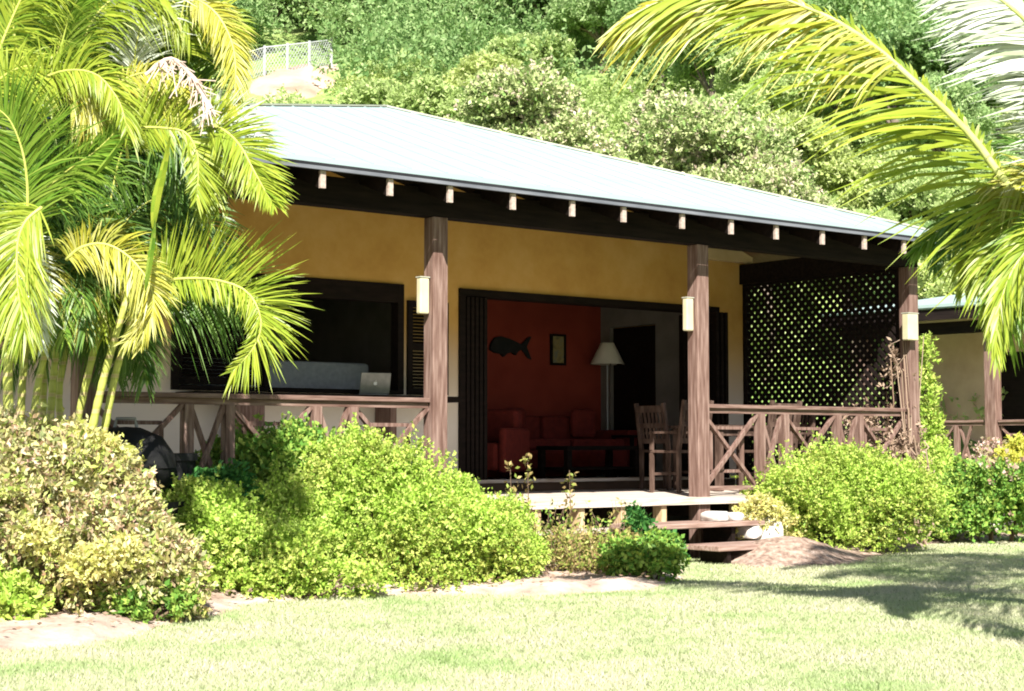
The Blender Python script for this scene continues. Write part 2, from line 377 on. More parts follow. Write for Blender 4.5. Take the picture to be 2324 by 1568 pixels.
q = (np.arange(len(gy) - 1)[:, None] * nx + np.arange(nx - 1)[None]).ravel()
hill = npmesh('hillside', V, np.stack([q, q + 1, q + nx + 1, q + nx], 1), M['hill'], smooth=True); tag(hill, kind='structure')

bedL = [tuple(gnd(*p).xy) for p in ((-260, 1500), (0, 1482), (170, 1468), (300, 1448), (430, 1408), (560, 1376), (680, 1360), (800, 1355), (1000, 1352), (1160, 1352), (1260, 1352), (1420, 1345), (1500, 1338), (1545, 1318))] + [(1.55, 14.9), (-.2, 15.6), (-6, 14), (-9, 12)]
bedR = [tuple(gnd(*p).xy) for p in ((1615, 1262), (1650, 1280), (1720, 1288), (1850, 1286), (1950, 1276), (2050, 1250), (2160, 1228), (2324, 1214), (2600, 1205))] + [(12, 24), (5, 20.5), (2.3, 17)]
def bed(poly, name, hmax, seed):
    a = np.array(poly); x0, y0 = a.min(0) - .3; x1, y1 = a.max(0) + .3
    st = .07; gx = np.arange(x0, x1, st); gy = np.arange(y0, y1, st); X, Y = np.meshgrid(gx, gy)
    wob = np.array([mnoise.noise(Vector((float(u_) * 2.2, float(v_) * 2.2, seed))) for u_, v_ in zip(X.ravel(), Y.ravel())]).reshape(X.shape)
    wob2 = np.array([mnoise.noise(Vector((float(u_) * 9, float(v_) * 9, seed + 5))) for u_, v_ in zip(X.ravel(), Y.ravel())]).reshape(X.shape)
    d = dpoly(X, Y, poly) * np.where(inpoly(X, Y, poly), 1, -1) + .12 * wob
    Z = np.clip(d * .22, -.05, hmax) + .02 * wob * (d > 0) + .014 * wob2 * (d > 0)
    if seed == 2:
        c_ = gnd(1790, 1280); Z = Z + .17 * np.exp(-(((X - c_.x) / .5) ** 2 + ((Y - c_.y - .35) / .42) ** 2))
    V = np.stack([X, Y, Z], -1).reshape(-1, 3); nx = len(gx)
    q = (np.arange(len(gy) - 1)[:, None] * nx + np.arange(nx - 1)[None]).ravel()
    return tag(npmesh(name, V, np.stack([q, q + 1, q + nx + 1, q + nx], 1), M['mulch' if seed == 2 else 'soil'], smooth=True), kind='structure')
bed(bedL, 'soil_bed', .07, 1); bed(bedR, 'soil_bed', .08, 2)

# grass blades
def grass(n, xr, yr, hgt, wd, seed, bias=True):
    rng = np.random.default_rng(seed)
    Y = yr[0] + (yr[1] - yr[0]) * rng.random(n) ** 1.25; X = (rng.random(n) - .5) * (Y * .85 + 1.5) + .0
    keep = ~(inpoly(X, Y, bedL) & (dpoly(X, Y, bedL) > .06)) & ~(inpoly(X, Y, bedR) & (dpoly(X, Y, bedR) > .05))
    rel = np.stack([X - HO.x, Y - HO.y], 1); w = rel @ np.array([HW.x, HW.y]); keep &= w < -.3
    X = X[keep]; Y = Y[keep]; n = len(X)
    a = rng.random(n) * 2 * np.pi; lean = rng.normal(size=(n, 2)) * .55 * hgt
    h = hgt * (.5 + .8 * rng.random(n)); w2 = wd * (.6 + .8 * rng.random(n)) * (Y / 9) ** .7
    V = np.zeros((n, 3, 3)); V[:, 0, 0] = X - np.cos(a) * w2; V[:, 0, 1] = Y - np.sin(a) * w2
    V[:, 1, 0] = X + np.cos(a) * w2; V[:, 1, 1] = Y + np.sin(a) * w2
    V[:, 2, 0] = X + lean[:, 0]; V[:, 2, 1] = Y + lean[:, 1]; V[:, 2, 2] = h
    return npmesh('grass', V.reshape(-1, 3), np.arange(3 * n).reshape(n, 3), M['blade'])
tag(grass(620000, None, (6.8, 21), .022, .0042, 3), 'short pale green grass of the lawn', 'grass', kind='stuff')

# =================================================================== BUNGALOW
H = empty('bungalow', HO, HA)
tag(H, 'ochre single-storey bungalow with white hip roof and wooden veranda on posts', 'house')
TP = .357
UC, WE, ZE = 3.66, -.5, 3.46
Au, Aw, Az = UC - 4.7, WE + 4.7, ZE + TP * 4.7
UL = -8.3; WB = WE + 9.4
def roofz(u, w): return ZE + TP * (w - WE)
th = .045
C1, C2, C3, C4 = (UC, WE), (UC, WB), (UL, WB), (UL, WE)
mb = MB()
A_ = (Au, Aw, Az)
for z, flip in ((0, 0), (-th, 1)):
    P = [(c[0], c[1], ZE + z) for c in (C4, C1, C2, C3)]; a = (Au, Aw, Az + z)
    for i in range(4):
        t_ = [P[i], P[(i + 1) % 4], a]; mb.poly(t_[::-1] if flip else t_)
P = [(c[0], c[1]) for c in (C4, C1, C2, C3)]
for i in range(4):
    a, b2 = P[i], P[(i + 1) % 4]; mb.poly([(*a, ZE - th), (*b2, ZE - th), (*b2, ZE), (*a, ZE)])
roof = mb.build('roof', M['roof'], H)
# standing ribs on the front and right slopes
mb = MB()
u = UL + .25
while u < UC - .1:
    if u < Au: wmax = WE + 4.7 * (u - UL) / (Au - UL)
    else: wmax = WE + (UC - u)
    if wmax - WE > .15: MB().bar((u, WE + .01, roofz(u, WE) + .004), (u, wmax - .05, roofz(u, wmax - .05) + .004), .022, .012).build('sheet_rib', M['roof'], roof)
    u += .38
mb = MB(); mb.bar((UC, WE, ZE + .006), (Au, Aw, Az + .006), .11, .02); mb.bar((UL, WE, ZE + .006), (Au, Aw, Az + .006), .11, .02)
mb.build('hip_cap', M['cap'], roof)
# soffit boards under the sheets
mb = MB()
for tri in (((UL + .1, WE + .03), (UC - .03, WE + .03), (Au, Aw - .05)),):
    zz = lambda p: roofz(*p) - th - .012
    mb.poly([(p[0], p[1], zz(p)) for p in tri][::-1])
mb.poly([(UC - .03, WE + .03, roofz(0, WE + .03) - th - .012), (UC - .03, WB - .03, roofz(0, WE + .03) - th - .012), (Au + .05, Aw, Az - th - .03)][::-1])
mb.build('soffit', M['soffit'], roof)
mb = MB(); mb.box(UL, UC, WE - .03, WE + .0, ZE - .105, ZE - .048); mb.box(UC + .002, UC + .032, WE - .03, WB, ZE - .105, ZE - .048); mb.build('fascia', M['fascia'], roof)
mb = MB(); mb.box(UL, UC + .03, WE - .05, WE - .031, ZE - .107, ZE - .078); mb.build('drip_edge', M['gutter'], roof)
# rafters
ru = [-4.68, -4.02, -3.4, -2.71, -2.02, -1.39, -.63, .04, .69, 1.39, 2.06, 2.72, 3.35] + [-5.35 - .67 * i for i in range(4)]
for u in ru:
    wm = min(2.6, WE + (UC - u) - .1) if u > Au else min(2.6, WE + .647 * (u - UL) - .25)
    if wm < .0: wm = .0
    u -= .07; w0 = -.49; zt = lambda w: roofz(0, w) - th - .016
    b = MB(); n = 0
    x0, x1 = u - .025, u + .025; hh = .19
    b.v = [(x0, w0, zt(w0) - hh), (x1, w0, zt(w0) - hh), (x1, w0, zt(w0)), (x0, w0, zt(w0)), (x0, wm, zt(wm) - hh), (x1, wm, zt(wm) - hh), (x1, wm, zt(wm)), (x0, wm, zt(wm))]
    b.f = [(0, 1, 2, 3), (5, 4, 7, 6), (1, 5, 6, 2), (4, 0, 3, 7), (3, 2, 6, 7), (4, 5, 1, 0)]
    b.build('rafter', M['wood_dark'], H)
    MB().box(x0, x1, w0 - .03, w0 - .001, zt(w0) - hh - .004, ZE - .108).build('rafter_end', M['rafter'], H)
# plate beam over the posts
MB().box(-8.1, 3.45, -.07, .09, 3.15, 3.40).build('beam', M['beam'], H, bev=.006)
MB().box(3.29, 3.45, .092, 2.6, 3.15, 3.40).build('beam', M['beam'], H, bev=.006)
# posts
for u in (-6.55, -3.26, 0.0, 3.35):
    MB().box(u - .08, u + .08, -.08, .07, .0, 3.148).build('post', M['wood_z'], H, bev=.008)
# front wall with openings
WF = 2.6
def wallbox(u0, u1, z0, z1, name='wall', m='plaster', w0=WF, w1=WF + .2):
    return MB().box(u0, u1, w0, w1, z0, z1).build(name, M[m], H)
def wallfaces(rects, m='plaster'):
    b = MB()
    for r in rects: b.box(r[0], r[1], WF, WF + .2, r[2], r[3])
    return b
# one wall mesh from butted blocks
wb = wallfaces([(-6.4, -4.55, .62, 3.42), (-4.55, -1.84, 2.84, 3.42), (-4.55, -1.84, .62, 1.655), (-1.84, -1.11, .62, 3.42),
                (-1.11, 2.91, 2.84, 3.42), (2.91, 3.39, .62, 3.42)])
gp = [(-6.4, 3.42), (3.39, 3.42), (3.39, 3.46), (1.2, 4.22), (-4.4, 4.22), (-6.4, 3.76)]
wb.poly([(x, WF, z) for x, z in gp]); wb.poly([(x, WF + .2, z) for x, z in gp][::-1])
for i in range(1, 6):
    p, q = gp[i], gp[(i + 1) % 6]; wb.poly([(p[0], WF, p[1]), (p[0], WF + .2, p[1]), (q[0], WF + .2, q[1]), (q[0], WF, q[1])])
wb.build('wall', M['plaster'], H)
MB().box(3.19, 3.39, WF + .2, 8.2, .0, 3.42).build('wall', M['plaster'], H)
MB().box(-6.6, -6.4, WF, 8.2, .0, 3.42).build('wall', M['plaster_pale'], H)
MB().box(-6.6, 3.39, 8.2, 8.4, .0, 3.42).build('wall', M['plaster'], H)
MB().box(2.5, 3.42, WF - .12, WF - .003, 3.42, 3.56).build('wall_top_band', M['plaster_cream'], H, bev=.01)  # pale cream band along the top of the wall
# interior shell
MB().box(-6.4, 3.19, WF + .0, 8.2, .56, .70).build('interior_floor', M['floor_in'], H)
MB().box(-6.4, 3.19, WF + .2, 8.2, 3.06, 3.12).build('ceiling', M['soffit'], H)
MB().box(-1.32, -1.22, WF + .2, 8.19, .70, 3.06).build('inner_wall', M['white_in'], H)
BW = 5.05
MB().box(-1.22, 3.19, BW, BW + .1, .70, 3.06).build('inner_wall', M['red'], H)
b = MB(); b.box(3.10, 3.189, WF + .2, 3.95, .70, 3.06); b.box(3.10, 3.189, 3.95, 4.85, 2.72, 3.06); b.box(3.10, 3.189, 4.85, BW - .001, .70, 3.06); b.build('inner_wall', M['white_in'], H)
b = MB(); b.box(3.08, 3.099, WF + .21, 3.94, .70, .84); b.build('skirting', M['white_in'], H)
MB().box(3.15, 3.188, 3.96, 4.84, .70, 2.71).build('inner_door', M['wood_dark'], H)
# door frame and folded leaves
b = MB(); b.box(-1.11, -1.03, WF - .03, WF + .2, .71, 2.76); b.box(2.83, 2.91, WF - .03, WF + .2, .71, 2.76); b.box(-1.11, 2.91, WF - .03, WF + .2, 2.762, 2.842); b.build('door_frame', M['wood_dark'], H, bev=.004)
def doorleaf(u0, w0, u1, w1):
    p = MB(); d = Vector((u1 - u0, w1 - w0, 0)); L_ = d.length; d.normalize(); n_ = Vector((-d.y, d.x, 0))
    def bx(a, b_, z0, z1, t):
        p1 = Vector((u0, w0, 0)) + d * a; p2 = Vector((u0, w0, 0)) + d * b_
        p.bar((p1.x, p1.y, (z0 + z1) / 2), (p2.x, p2.y, (z0 + z1) / 2), t, z1 - z0)
    bx(0, .09, .72, 2.75, .04); bx(L_ - .09, L_, .72, 2.75, .04); bx(.09, L_ - .09, .72, .95, .038); bx(.09, L_ - .09, 2.62, 2.75, .038); bx(.09, L_ - .09, 1.6, 1.7, .038)
    o = p.build('door_panel', M['wood_dark'], H)
    return o
for i in range(5):
    doorleaf(-1.0 + i * .06, WF - .04, -.99 + i * .06, WF + .5)
for i in range(3): doorleaf(2.6 + i * .08, WF - .3, 2.62 + i * .08, WF + .38)
MB().box(-1.03, 2.83, WF - .06, WF + .22, .70, .735).build('threshold', M['wood_deck'], H)
# window: frame, head shutter, dark louvred shutter on the wall
wf = MB(); wf.box(-4.55, -4.47, WF - .02, WF + .12, 1.66, 2.84); wf.box(-1.92, -1.84, WF - .02, WF + .12, 1.66, 2.84); wf.box(-4.47, -1.92, WF - .02, WF + .12, 2.64, 2.84); wf.box(-4.47, -1.92, WF - .04, WF + .2, 1.657, 1.70); wf.box(-3.52, -3.46, WF, WF + .1, 1.70, 2.64)
window = wf.build('window', M['wood_dark'], H, bev=.004)
def shutter(u0, u1, z0, z1, w):
    s = MB(); s.box(u0, u0 + .06, w - .035, w, z0, z1); s.box(u1 - .06, u1, w - .035, w, z0, z1)
    for z in (z0, (z0 + z1) / 2 - .03, z1 - .07): s.box(u0 + .06, u1 - .06, w - .034, w - .001, z, z + .07)
    o = s.build('shutter', M['wood_dark'], H)
    l = MB(); z = z0 + .09
    while z < z1 - .09:
        l.bar((u0 + .06, w - .018, z), (u1 - .06, w - .018, z), .04, .008, up=(0, -.6, .8)); z += .036
    l.build('louvre', M['wood_dark'], o)
shutter(-1.80, -1.27, 1.66, 2.67, WF - .005); 
shutter(-4.46, -3.56, 1.72, 2.63, WF + .08)
# deck
b = MB(); w = -.10
while w < WF - .01:
    b.box(-6.6, 3.4, w, min(w + .117, WF - .001), .575, .60); w += .121
deck = b.build('deck', M['wood_deck'], H)
b = MB(); b.box(-6.6, 3.4, -.125, -.102, .53, .598); b.build('deck_edge', M['wood_deck'], deck)
u = -6.4
while u < 3.4:
    if abs(u) > .12: MB().box(u - .035, u + .035, -.09, .03, .0 if int(u * 10) % 3 == 0 else .337, .572).build('deck_pier', M['pier'], H)
    MB().box(u - .03, u + .03, .05, WF, .40, .573).build('joist', M['wood_dark'], H)
    u += .53
MB().box(-6.6, 3.4, -.13, -.092, .29, .335).build('lower_rail', M['wood_deck'], H)
MB().box(-6.5, 3.4, .45, .55, .0, .5).build('underdeck_shade_or_panel', M['dark_metal'], H)  # black panel behind the piers: shade under the deck put into its colour
# steps
MB().box(-1.35, .30, -.62, -.16, .33, .375).build('step', M['step_wood'], H, bev=.006)
MB().box(-.75, .24, -1.02, -.56, .13, .18).build('step', M['step_wood'], H, bev=.006)
for q in ((-1.2, -1.15, -.6, -.16, .0, .33), (-.1, -.05, -.55, -.16, .0, .33), (.05, .1, -.98, -.62, 0, .13), (-.6, -.55, -.98, -.62, 0, .13)): MB().box(*q).build('step_stringer', M['wood_dark'], H)

# railing panels
def railing(parent, u0, u1, pattern, z0=.6, w=0.0, cell=None):
    """pattern of cells ('W' wide, 'N' narrow); along +u"""
    b = MB(); b.box(u0, u1, w - .055, w + .055, z0 + .895, z0 + .935); rail = b.build('railing', M['wood_x'], parent, bev=.005)
    MB().box(u0, u1, w - .02, w + .02, z0 + .06, z0 + .105).build('bottom_rail', M['wood_x'], rail)
    MB().box(u0, u1, w - .025, w + .025, z0 + .845, z0 + .893).build('upper_rail', M['wood_x'], rail)
    ww, nw, pw = cell
    u = u0; zb, zt = z0 + .105, z0 + .845
    for i, ch in enumerate(pattern):
        wd = ww if ch == 'W' else nw
        a, c = u, u + wd
        MB().bar((a, w, zb), (c, w, zt), .035, .045, up=(0, 1, 0)).build('brace', M['wood_z'], rail)
        MB().bar((a, w + .037, zt), (c, w + .037, zb), .035, .045, up=(0, 1, 0)).build('brace', M['wood_z'], rail)
        if ch == 'W':
            fx = .2 * wd; fz = .2 * (zt - zb); p = MB(); wi = w + .072
            q = [(a + fx, zb + fz), (c - fx, zb + fz), (c - fx, zt - fz), (a + fx, zt - fz)]
            p.box(q[0][0], q[1][0], wi - .014, wi + .014, q[0][1] - .016, q[0][1] + .016); p.box(q[0][0], q[1][0], wi - .014, wi + .014, q[2][1] - .016, q[2][1] + .016)
            p.box(q[0][0] - .016, q[0][0] + .016, wi - .014, wi + .014, q[0][1] + .0165, q[2][1] - .0165); p.box(q[1][0] - .016, q[1][0] + .016, wi - .014, wi + .014, q[0][1] + .0165, q[2][1] - .0165)
            p.build('inner_frame', M['wood_z'], rail)
        u = c
        if i < len(pattern) - 1:
            MB().box(u, u + pw, w - .045, w + .045, zb, zt).build('upright', M['wood_z'], rail); u += pw
    return rail
railing(H, .09, 3.26, 'WNWNW', cell=(.76, .285, .08))
railing(H, -6.46, -3.35, 'WNWNW', cell=(.74, .285, .08))

# lattice screen between the wall corner and the right post
def lattice(parent, u, w0, w1, z0, z1, pitch, sw):
    mb = MB(); 
    for sgn in (1, -1):
        uu = u if sgn == 1 else u + .012
        c = w0 - (z1 - z0) if sgn == 1 else w0
        end = w1 if sgn == 1 else w1 + (z1 - z0)
        while c < end:
            # line: w = c + sgn*(z-z0)
            za, zb_ = z0, z1
            if sgn == 1: za = max(z0, z0 + (w0 - c)); zb_ = min(z1, z0 + (w1 - c))
            else: za = max(z0, z0 + (c - w1)); zb_ = min(z1, z0 + (c - w0))
            if zb_ - za > .02:
                mb.bar((uu, c + sgn * (za - z0), za), (uu, c + sgn * (zb_ - z0), zb_), sw, .010, up=(1, 0, 0))
            c += pitch
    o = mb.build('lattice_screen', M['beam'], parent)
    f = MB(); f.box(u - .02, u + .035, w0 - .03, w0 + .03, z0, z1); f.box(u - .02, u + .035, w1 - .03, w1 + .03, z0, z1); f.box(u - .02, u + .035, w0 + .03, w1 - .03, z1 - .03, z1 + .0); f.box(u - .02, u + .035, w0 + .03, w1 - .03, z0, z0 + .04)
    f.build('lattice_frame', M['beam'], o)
lattice(H, 3.36, .13, 2.56, .64, 3.148, .112, .047)
# wall lamps on the posts
def sconce(u0, u1, w0, w1, z0, z1):
    o = MB().box(u0, u1, w0, w1, z0, z1).build('wall_lamp', M['lantern'], H, bev=.012)
    MB().box(u0 - .004, u1 + .004, w0 - .004, w1 + .004, z1 + .001, z1 + .012).build('lamp_cap', M['cap'], o)
sconce(-3.26 - .088 - .10, -3.26 - .09, -.035, .03, 2.28, 2.60)
sconce(-.088 - .10, -.09, -.035, .03, 2.27, 2.60)
sconce(3.12, 3.30, -.18, -.088, 2.30, 2.60)
def hp(u, w, z=0): return HO + HU * u + HW * w + Vector((0, 0, z))
# ------------------------------------------------------------------ things on the veranda and indoors
# bar counter under the window is fixed to the wall: a part
bar = MB().box(-4.5, -1.35, 2.2, 2.598, 1.575, 1.635).build('bar_counter', M['wood_dark'], H, bev=.005)
MB().box(-4.0, -3.68, 2.3, 2.597, .605, 1.574).build('bar_leg', M['wood_z'], bar, bev=.005)
MB().box(-2.2, -2.12, 2.3, 2.597, .605, 1.574).build('bar_leg', M['wood_z'], bar, bev=.005)
# laptop
t = empty('laptop', hp(-2.33, 2.42, 1.637), HA - R(8)); tag(t, 'open grey laptop with pale emblem on its lid, standing on the bar counter', 'laptop')
MB().box(-.17, .17, -.005, .22, 0, .015).build('keyboard_base', M['grey_metal'], t, bev=.003)
lid = MB(); lid.bar((0, -.012, .016), (0, -.062, .232), .34, .008, up=(0, -1, 0)); lid = lid.build('lid', M['grey_metal'], t, bev=.002)
# generic fruit-shaped emblem on the lid
nrm = Vector((0, -.216, -.05)).normalized(); c0 = Vector((0, -.037, .124)) + nrm * .0052; upv = Vector((0, -.05, .216)).normalized(); rt = Vector((1, 0, 0))
pts = []
for k in range(28):
    a = 2 * math.pi * k / 28; r = .021 * (1 + .08 * math.cos(2 * a)) * (1 - .18 * math.exp(-((a - math.pi / 2) / .25) ** 2)) * (1 - .12 * math.exp(-((a - 1.5 * math.pi) / .25) ** 2))
    r *= 1 - .42 * math.exp(-(min(a, 2 * math.pi - a) / .32) ** 2)
    pts.append(c0 + rt * r * math.cos(a) + upv * r * math.sin(a))
e = MB(); e.poly(pts); e.poly([c0 + upv * .021, c0 + upv * .027 + rt * .007, c0 + upv * .034 + rt * .009, c0 + upv * .028 + rt * .001]); e.build('emblem', M['emblem'], lid)
# pale settee back and box seen through the window
t = empty('settee', hp(-3.05, 3.25, .70), HA); tag(t, 'long pale grey settee with high back standing inside the left window', 'settee')
b = MB(); b.box(-1.22, -.62, -.14, .04, .35, 1.33); b.build('back_cushion', M['grey_cloth'], t, bev=.03)
b = MB(); b.box(-.60, 1.12, -.14, .04, .35, 1.31); b.build('back_cushion', M['grey_cloth'], t, bev=.04)
MB().box(-1.25, 1.3, .05, .75, .1, .5).build('seat', M['grey_cloth'], t, bev=.03)
MB().box(-1.25, 1.3, -.13, .03, .1, .34).build('frame', M['wood_dark'], t)
for x in (-1.2, 1.2):
    for y in (-.08, .68): MB().box(x - .03, x + .03, y - .03, y + .03, 0, .1).build('leg', M['wood_dark'], t)
t = empty('kitchen_cabinet', hp(-2.35, 4.6, .70), HA); tag(t, 'pale tall cupboard with two doors in the dark kitchen behind the left window', 'cabinet')
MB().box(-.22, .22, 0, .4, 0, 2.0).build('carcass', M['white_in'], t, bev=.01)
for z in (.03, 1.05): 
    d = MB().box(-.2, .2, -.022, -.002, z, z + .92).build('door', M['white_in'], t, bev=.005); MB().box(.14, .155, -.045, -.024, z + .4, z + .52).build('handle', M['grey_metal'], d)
# floor lamp
t = empty('floor_lamp', hp(2.93, 4.72, .70), HA); tag(t, 'floor lamp with white cone shade in the corner by the red wall', 'lamp')
b = MB(); b.lathe([(0, 0), (.15, 0), (.15, .015), (.03, .03), (.012, .06), (.012, 1.5), (0, 1.5)]); b.build('stand', M['galv'], t, smooth=False)
b = MB(); b.lathe([(.09, 1.80), (.235, 1.51), (.232, 1.51), (.087, 1.80)], seg=24); b.build('lamp_shade', M['shade'], t, smooth=True)
# sofa
t = empty('sofa', hp(1.75, 4.5, .70), HA); tag(t, 'low red sofa along the red wall behind the open doorway', 'sofa')
MB().box(-.95, .95, -.45, .42, .12, .36).build('base', M['red_cloth'], t, bev=.03)
for x in (-.92, .0): MB().box(x + .02, x + .9, -.46, .15, .362, .50).build('seat_cushion', M['red_cloth'], t, bev=.04)
for x in (-.92, .0): MB().box(x + .02, x + .9, .16, .40, .362, .80).build('back_cushion', M['red_cloth'], t, bev=.05)
for x in (-1.13, .955): MB().box(x, x + .17, -.45, .42, .1, .62).build('armrest', M['red_cloth'], t, bev=.03)
t = empty('armchair', hp(.0, 3.7, .70), HA + R(-60)); tag(t, 'red armchair at the left of the sofa, just inside the folded doors', 'armchair')
MB().box(-.4, .4, -.4, .4, .12, .45).build('seat', M['red_cloth'], t, bev=.05); MB().box(-.4, .4, .22, .42, .452, .85).build('backrest', M['red_cloth'], t, bev=.05)
for x in (-.5, .41): MB().box(x, x + .09, -.4, .4, .1, .62).build('armrest', M['red_cloth'], t, bev=.03)
for k, (x, lab) in enumerate(((1.2, 'plain red cushion leaning on the left half of the sofa'), (2.35, 'dark red cushion leaning on the right half of the sofa'))):
    b = MB(); n = 10
    p = empty('cushion', hp(x, 4.55, 1.215), HA + R(10 - 20 * k)); tag(p, lab, 'cushion', 'cushions on the sofa')
    c = MB().box(-.19, .19, -.06, .06, -.0, .38).build('cover', M['red_cloth'], p, bev=.055)
# coffee table
t = empty('coffee_table', hp(1.55, 3.5, .70), HA); tag(t, 'dark wooden coffee table in front of the red sofa', 'coffee table')
MB().box(-.6, .6, -.3, .3, .36, .41).build('table_top', M['wood_dark'], t, bev=.006); MB().box(-.55, .55, -.26, .26, .12, .15).build('shelf', M['wood_dark'], t)
for x in (-.55, .55):
    for y in (-.25, .25): MB().box(x - .035, x + .035, y - .035, y + .035, 0, .359).build('leg', M['wood_dark'], t)
t = empty('side_table', hp(2.87, 4.15, .70), HA); tag(t, 'small dark side table between the sofa and the inner doorway', 'side table')
MB().box(-.2, .2, -.2, .2, .52, .55).build('table_top', M['wood_dark'], t, bev=.004)
for x in (-.17, .17):
    for y in (-.17, .17): MB().box(x - .02, x + .02, y - .02, y + .02, 0, .519).build('leg', M['wood_dark'], t)
# fish and picture on the wall
t = empty('wall_fish', hp(1.52, BW - .03, 2.42), HA); tag(t, 'black carved fish ornament with forked tail hung on the red wall', 'ornament')
def prism(pts, y0, y1):
    b = MB(); b.poly([(x, y0, z) for x, z in pts]); b.poly([(x, y1, z) for x, z in pts][::-1])
    for i in range(len(pts)):
        a, c = pts[i], pts[(i + 1) % len(pts)]; b.poly([(a[0], y1, a[1]), (c[0], y1, c[1]), (c[0], y0, c[1]), (a[0], y0, a[1])])
    return b
body = [(-.36, -.06), (-.34, .02), (-.28, .10), (-.18, .12), (-.08, .10), (.02, .075), (.10, .045), (.17, .02), (.17, -.03), (.10, -.07), (.06, -.12), (.0, -.085), (-.08, -.10), (-.14, -.15), (-.18, -.11), (-.28, -.10)]
prism(body, -.02, .02).build('body', M['dark_metal'], t, bev=.008)
prism([(.16, .02), (.27, .12), (.33, .14), (.25, .0), (.33, -.17), (.27, -.15), (.16, -.03)], -.012, .012).build('tail', M['dark_metal'], t)
t = empty('framed_picture', hp(2.32, BW - .02, 2.40), HA); tag(t, 'small upright picture in dark frame on the red wall, right of the fish', 'picture')
b = MB(); b.box(-.13, -.1, -.02, .015, -.21, .21); b.box(.1, .13, -.02, .015, -.21, .21); b.box(-.1, .1, -.02, .015, .18, .21); b.box(-.1, .1, -.02, .015, -.21, -.18); b.build('frame', M['wood_dark'], t)
MB().box(-.099, .099, -.005, .01, -.179, .179).build('canvas', M['canvas'], t)

# slatted wooden chairs
def chair(loc, rz, label):
    t = empty('wooden_chair', loc, rz); tag(t, label, 'chair', 'slatted chairs of the veranda table')
    MB().box(-.22, .22, -.22, .22, .43, .46).build('seat', M['chair_wood'], t, bev=.004)
    for x in (-.21, .21):
        b = MB(); b.bar((x, .21, .0), (x, .21, .46), .04, .04); b.bar((x, .21, .46), (x, .30, 1.0), .04, .04, up=(0, 1, 0)); b.build('leg', M['chair_wood'], t)
        MB().bar((x, -.2, 0), (x, -.2, .429), .04, .04).build('leg', M['chair_wood'], t)
        MB().box(x - .025, x + .025, -.22, .21, .64, .665).build('armrest', M['chair_wood'], t)
        MB().bar((x, -.2, .461), (x, -.2, .639), .035, .035).build('arm_support', M['chair_wood'], t)
    br = MB()
    for z in (.56, .74, .93): br.bar((-.19, .22 + (z - .46) * .16, z), (.19, .22 + (z - .46) * .16, z), .022, .055 if z < .9 else .08)
    br = br.build('backrest', M['chair_wood'], t)
    s_ = MB()
    for k in range(6):
        x = -.15 + k * .06; s_.bar((x, .233, .58), (x, .292, .90), .028, .012, up=(0, 1, 0))
    s_.build('slat', M['chair_wood'], br)
    MB().bar((-.19, -.2, .2), (.19, -.2, .2), .025, .03).build('stretcher', M['chair_wood'], t)
    return t
chair(hp(.82, 1.15, .605), HA + R(182), 'slatted wooden chair nearest the steps, its back toward the lawn')
chair(hp(1.55, 2.1, .605), HA + R(95), 'dark wooden chair turned sideways at the doorway, left of the other chairs')
chair(hp(1.75, .7, .605), HA + R(178), 'wooden chair close behind the right railing, between table and rail')
chair(hp(2.85, 1.45, .605), HA + R(-92), 'wooden chair at the lattice end of the veranda table')
t = empty('dining_table', hp(1.98, 1.5, .605), HA); tag(t, 'weathered wooden dining table behind the right railing', 'table')
b = MB()
for k in range(7): b.box(-.6, .6, -.42 + k * .121, -.42 + k * .121 + .112, .71, .74)
b.build('table_top', M['chair_wood'], t)
for x in (-.52, .52):
    for y in (-.34, .34): MB().box(x - .035, x + .035, y - .035, y + .035, 0, .709).build('leg', M['chair_wood'], t)
b = MB(); b.box(-.5, .5, -.36, -.33, .62, .708); b.box(-.5, .5, .33, .36, .62, .708); b.build('apron', M['chair_wood'], t)

# black kettle grill and pots in the shade left of the railing
def grill(P, s, label):
    t = empty('kettle_grill', P, R(15)); tag(t, label, 'grill', 'black grills by the left railing'); t.scale = (s, s, s)
    MB().lathe([(.0, .42), (.12, .44), (.22, .52), (.27, .62), (.275, .66)], seg=24).build('bowl', M['dark_metal'], t, smooth=True)
    l = MB().lathe([(.28, .665), (.27, .74), (.2, .84), (.08, .89), (0, .895)], seg=24).build('lid', M['dark_metal'], t, smooth=True)
    MB().tube([(-.06, 0, .89), (-.05, 0, .94), (.05, 0, .94), (.06, 0, .89)], .01).build('handle', M['grey_metal'], l)
    for k in range(3):
        a = 2 * math.pi * k / 3 + .4; MB().tube([(.16 * math.cos(a), .16 * math.sin(a), .5), (.3 * math.cos(a), .3 * math.sin(a), 0)], .012).build('leg', M['dark_metal'], t)
    MB().lathe([(0, .2), (.2, .2), (.2, .212), (0, .212)], seg=20).build('shelf', M['dark_metal'], t)
grill(at(285, 1000, 12.3).xy.to_3d() + Vector((0, 0, .05)), 1.35, 'large black kettle grill in the shade below the left railing')
def pot(P, r, h, label, name='plant_pot', cat='pot'):
    t = empty(name, P); tag(t, label, cat, 'black pots by the left railing')
    MB().lathe([(0, 0), (r * .7, 0), (r, h), (r * 1.08, h), (r * 1.08, h * 1.06), (r * .95, h * 1.06), (r * .9, h * .9), (0, h * .9)], seg=20).build('body', M['dark_metal'], t, smooth=False)
    MB().lathe([(0, h * .91), (r * .88, h * .91)], seg=20).build('potting_soil', M['soil'], t)
pot(at(385, 1050, 12.7).xy.to_3d() + Vector((0, 0, .05)), .2, .95, 'tall black plant pot right of the kettle grill')
pot(at(340, 1070, 12.0).xy.to_3d() + Vector((0, 0, .05)), .24, .62, 'short wide black plant pot in front of the kettle grill')

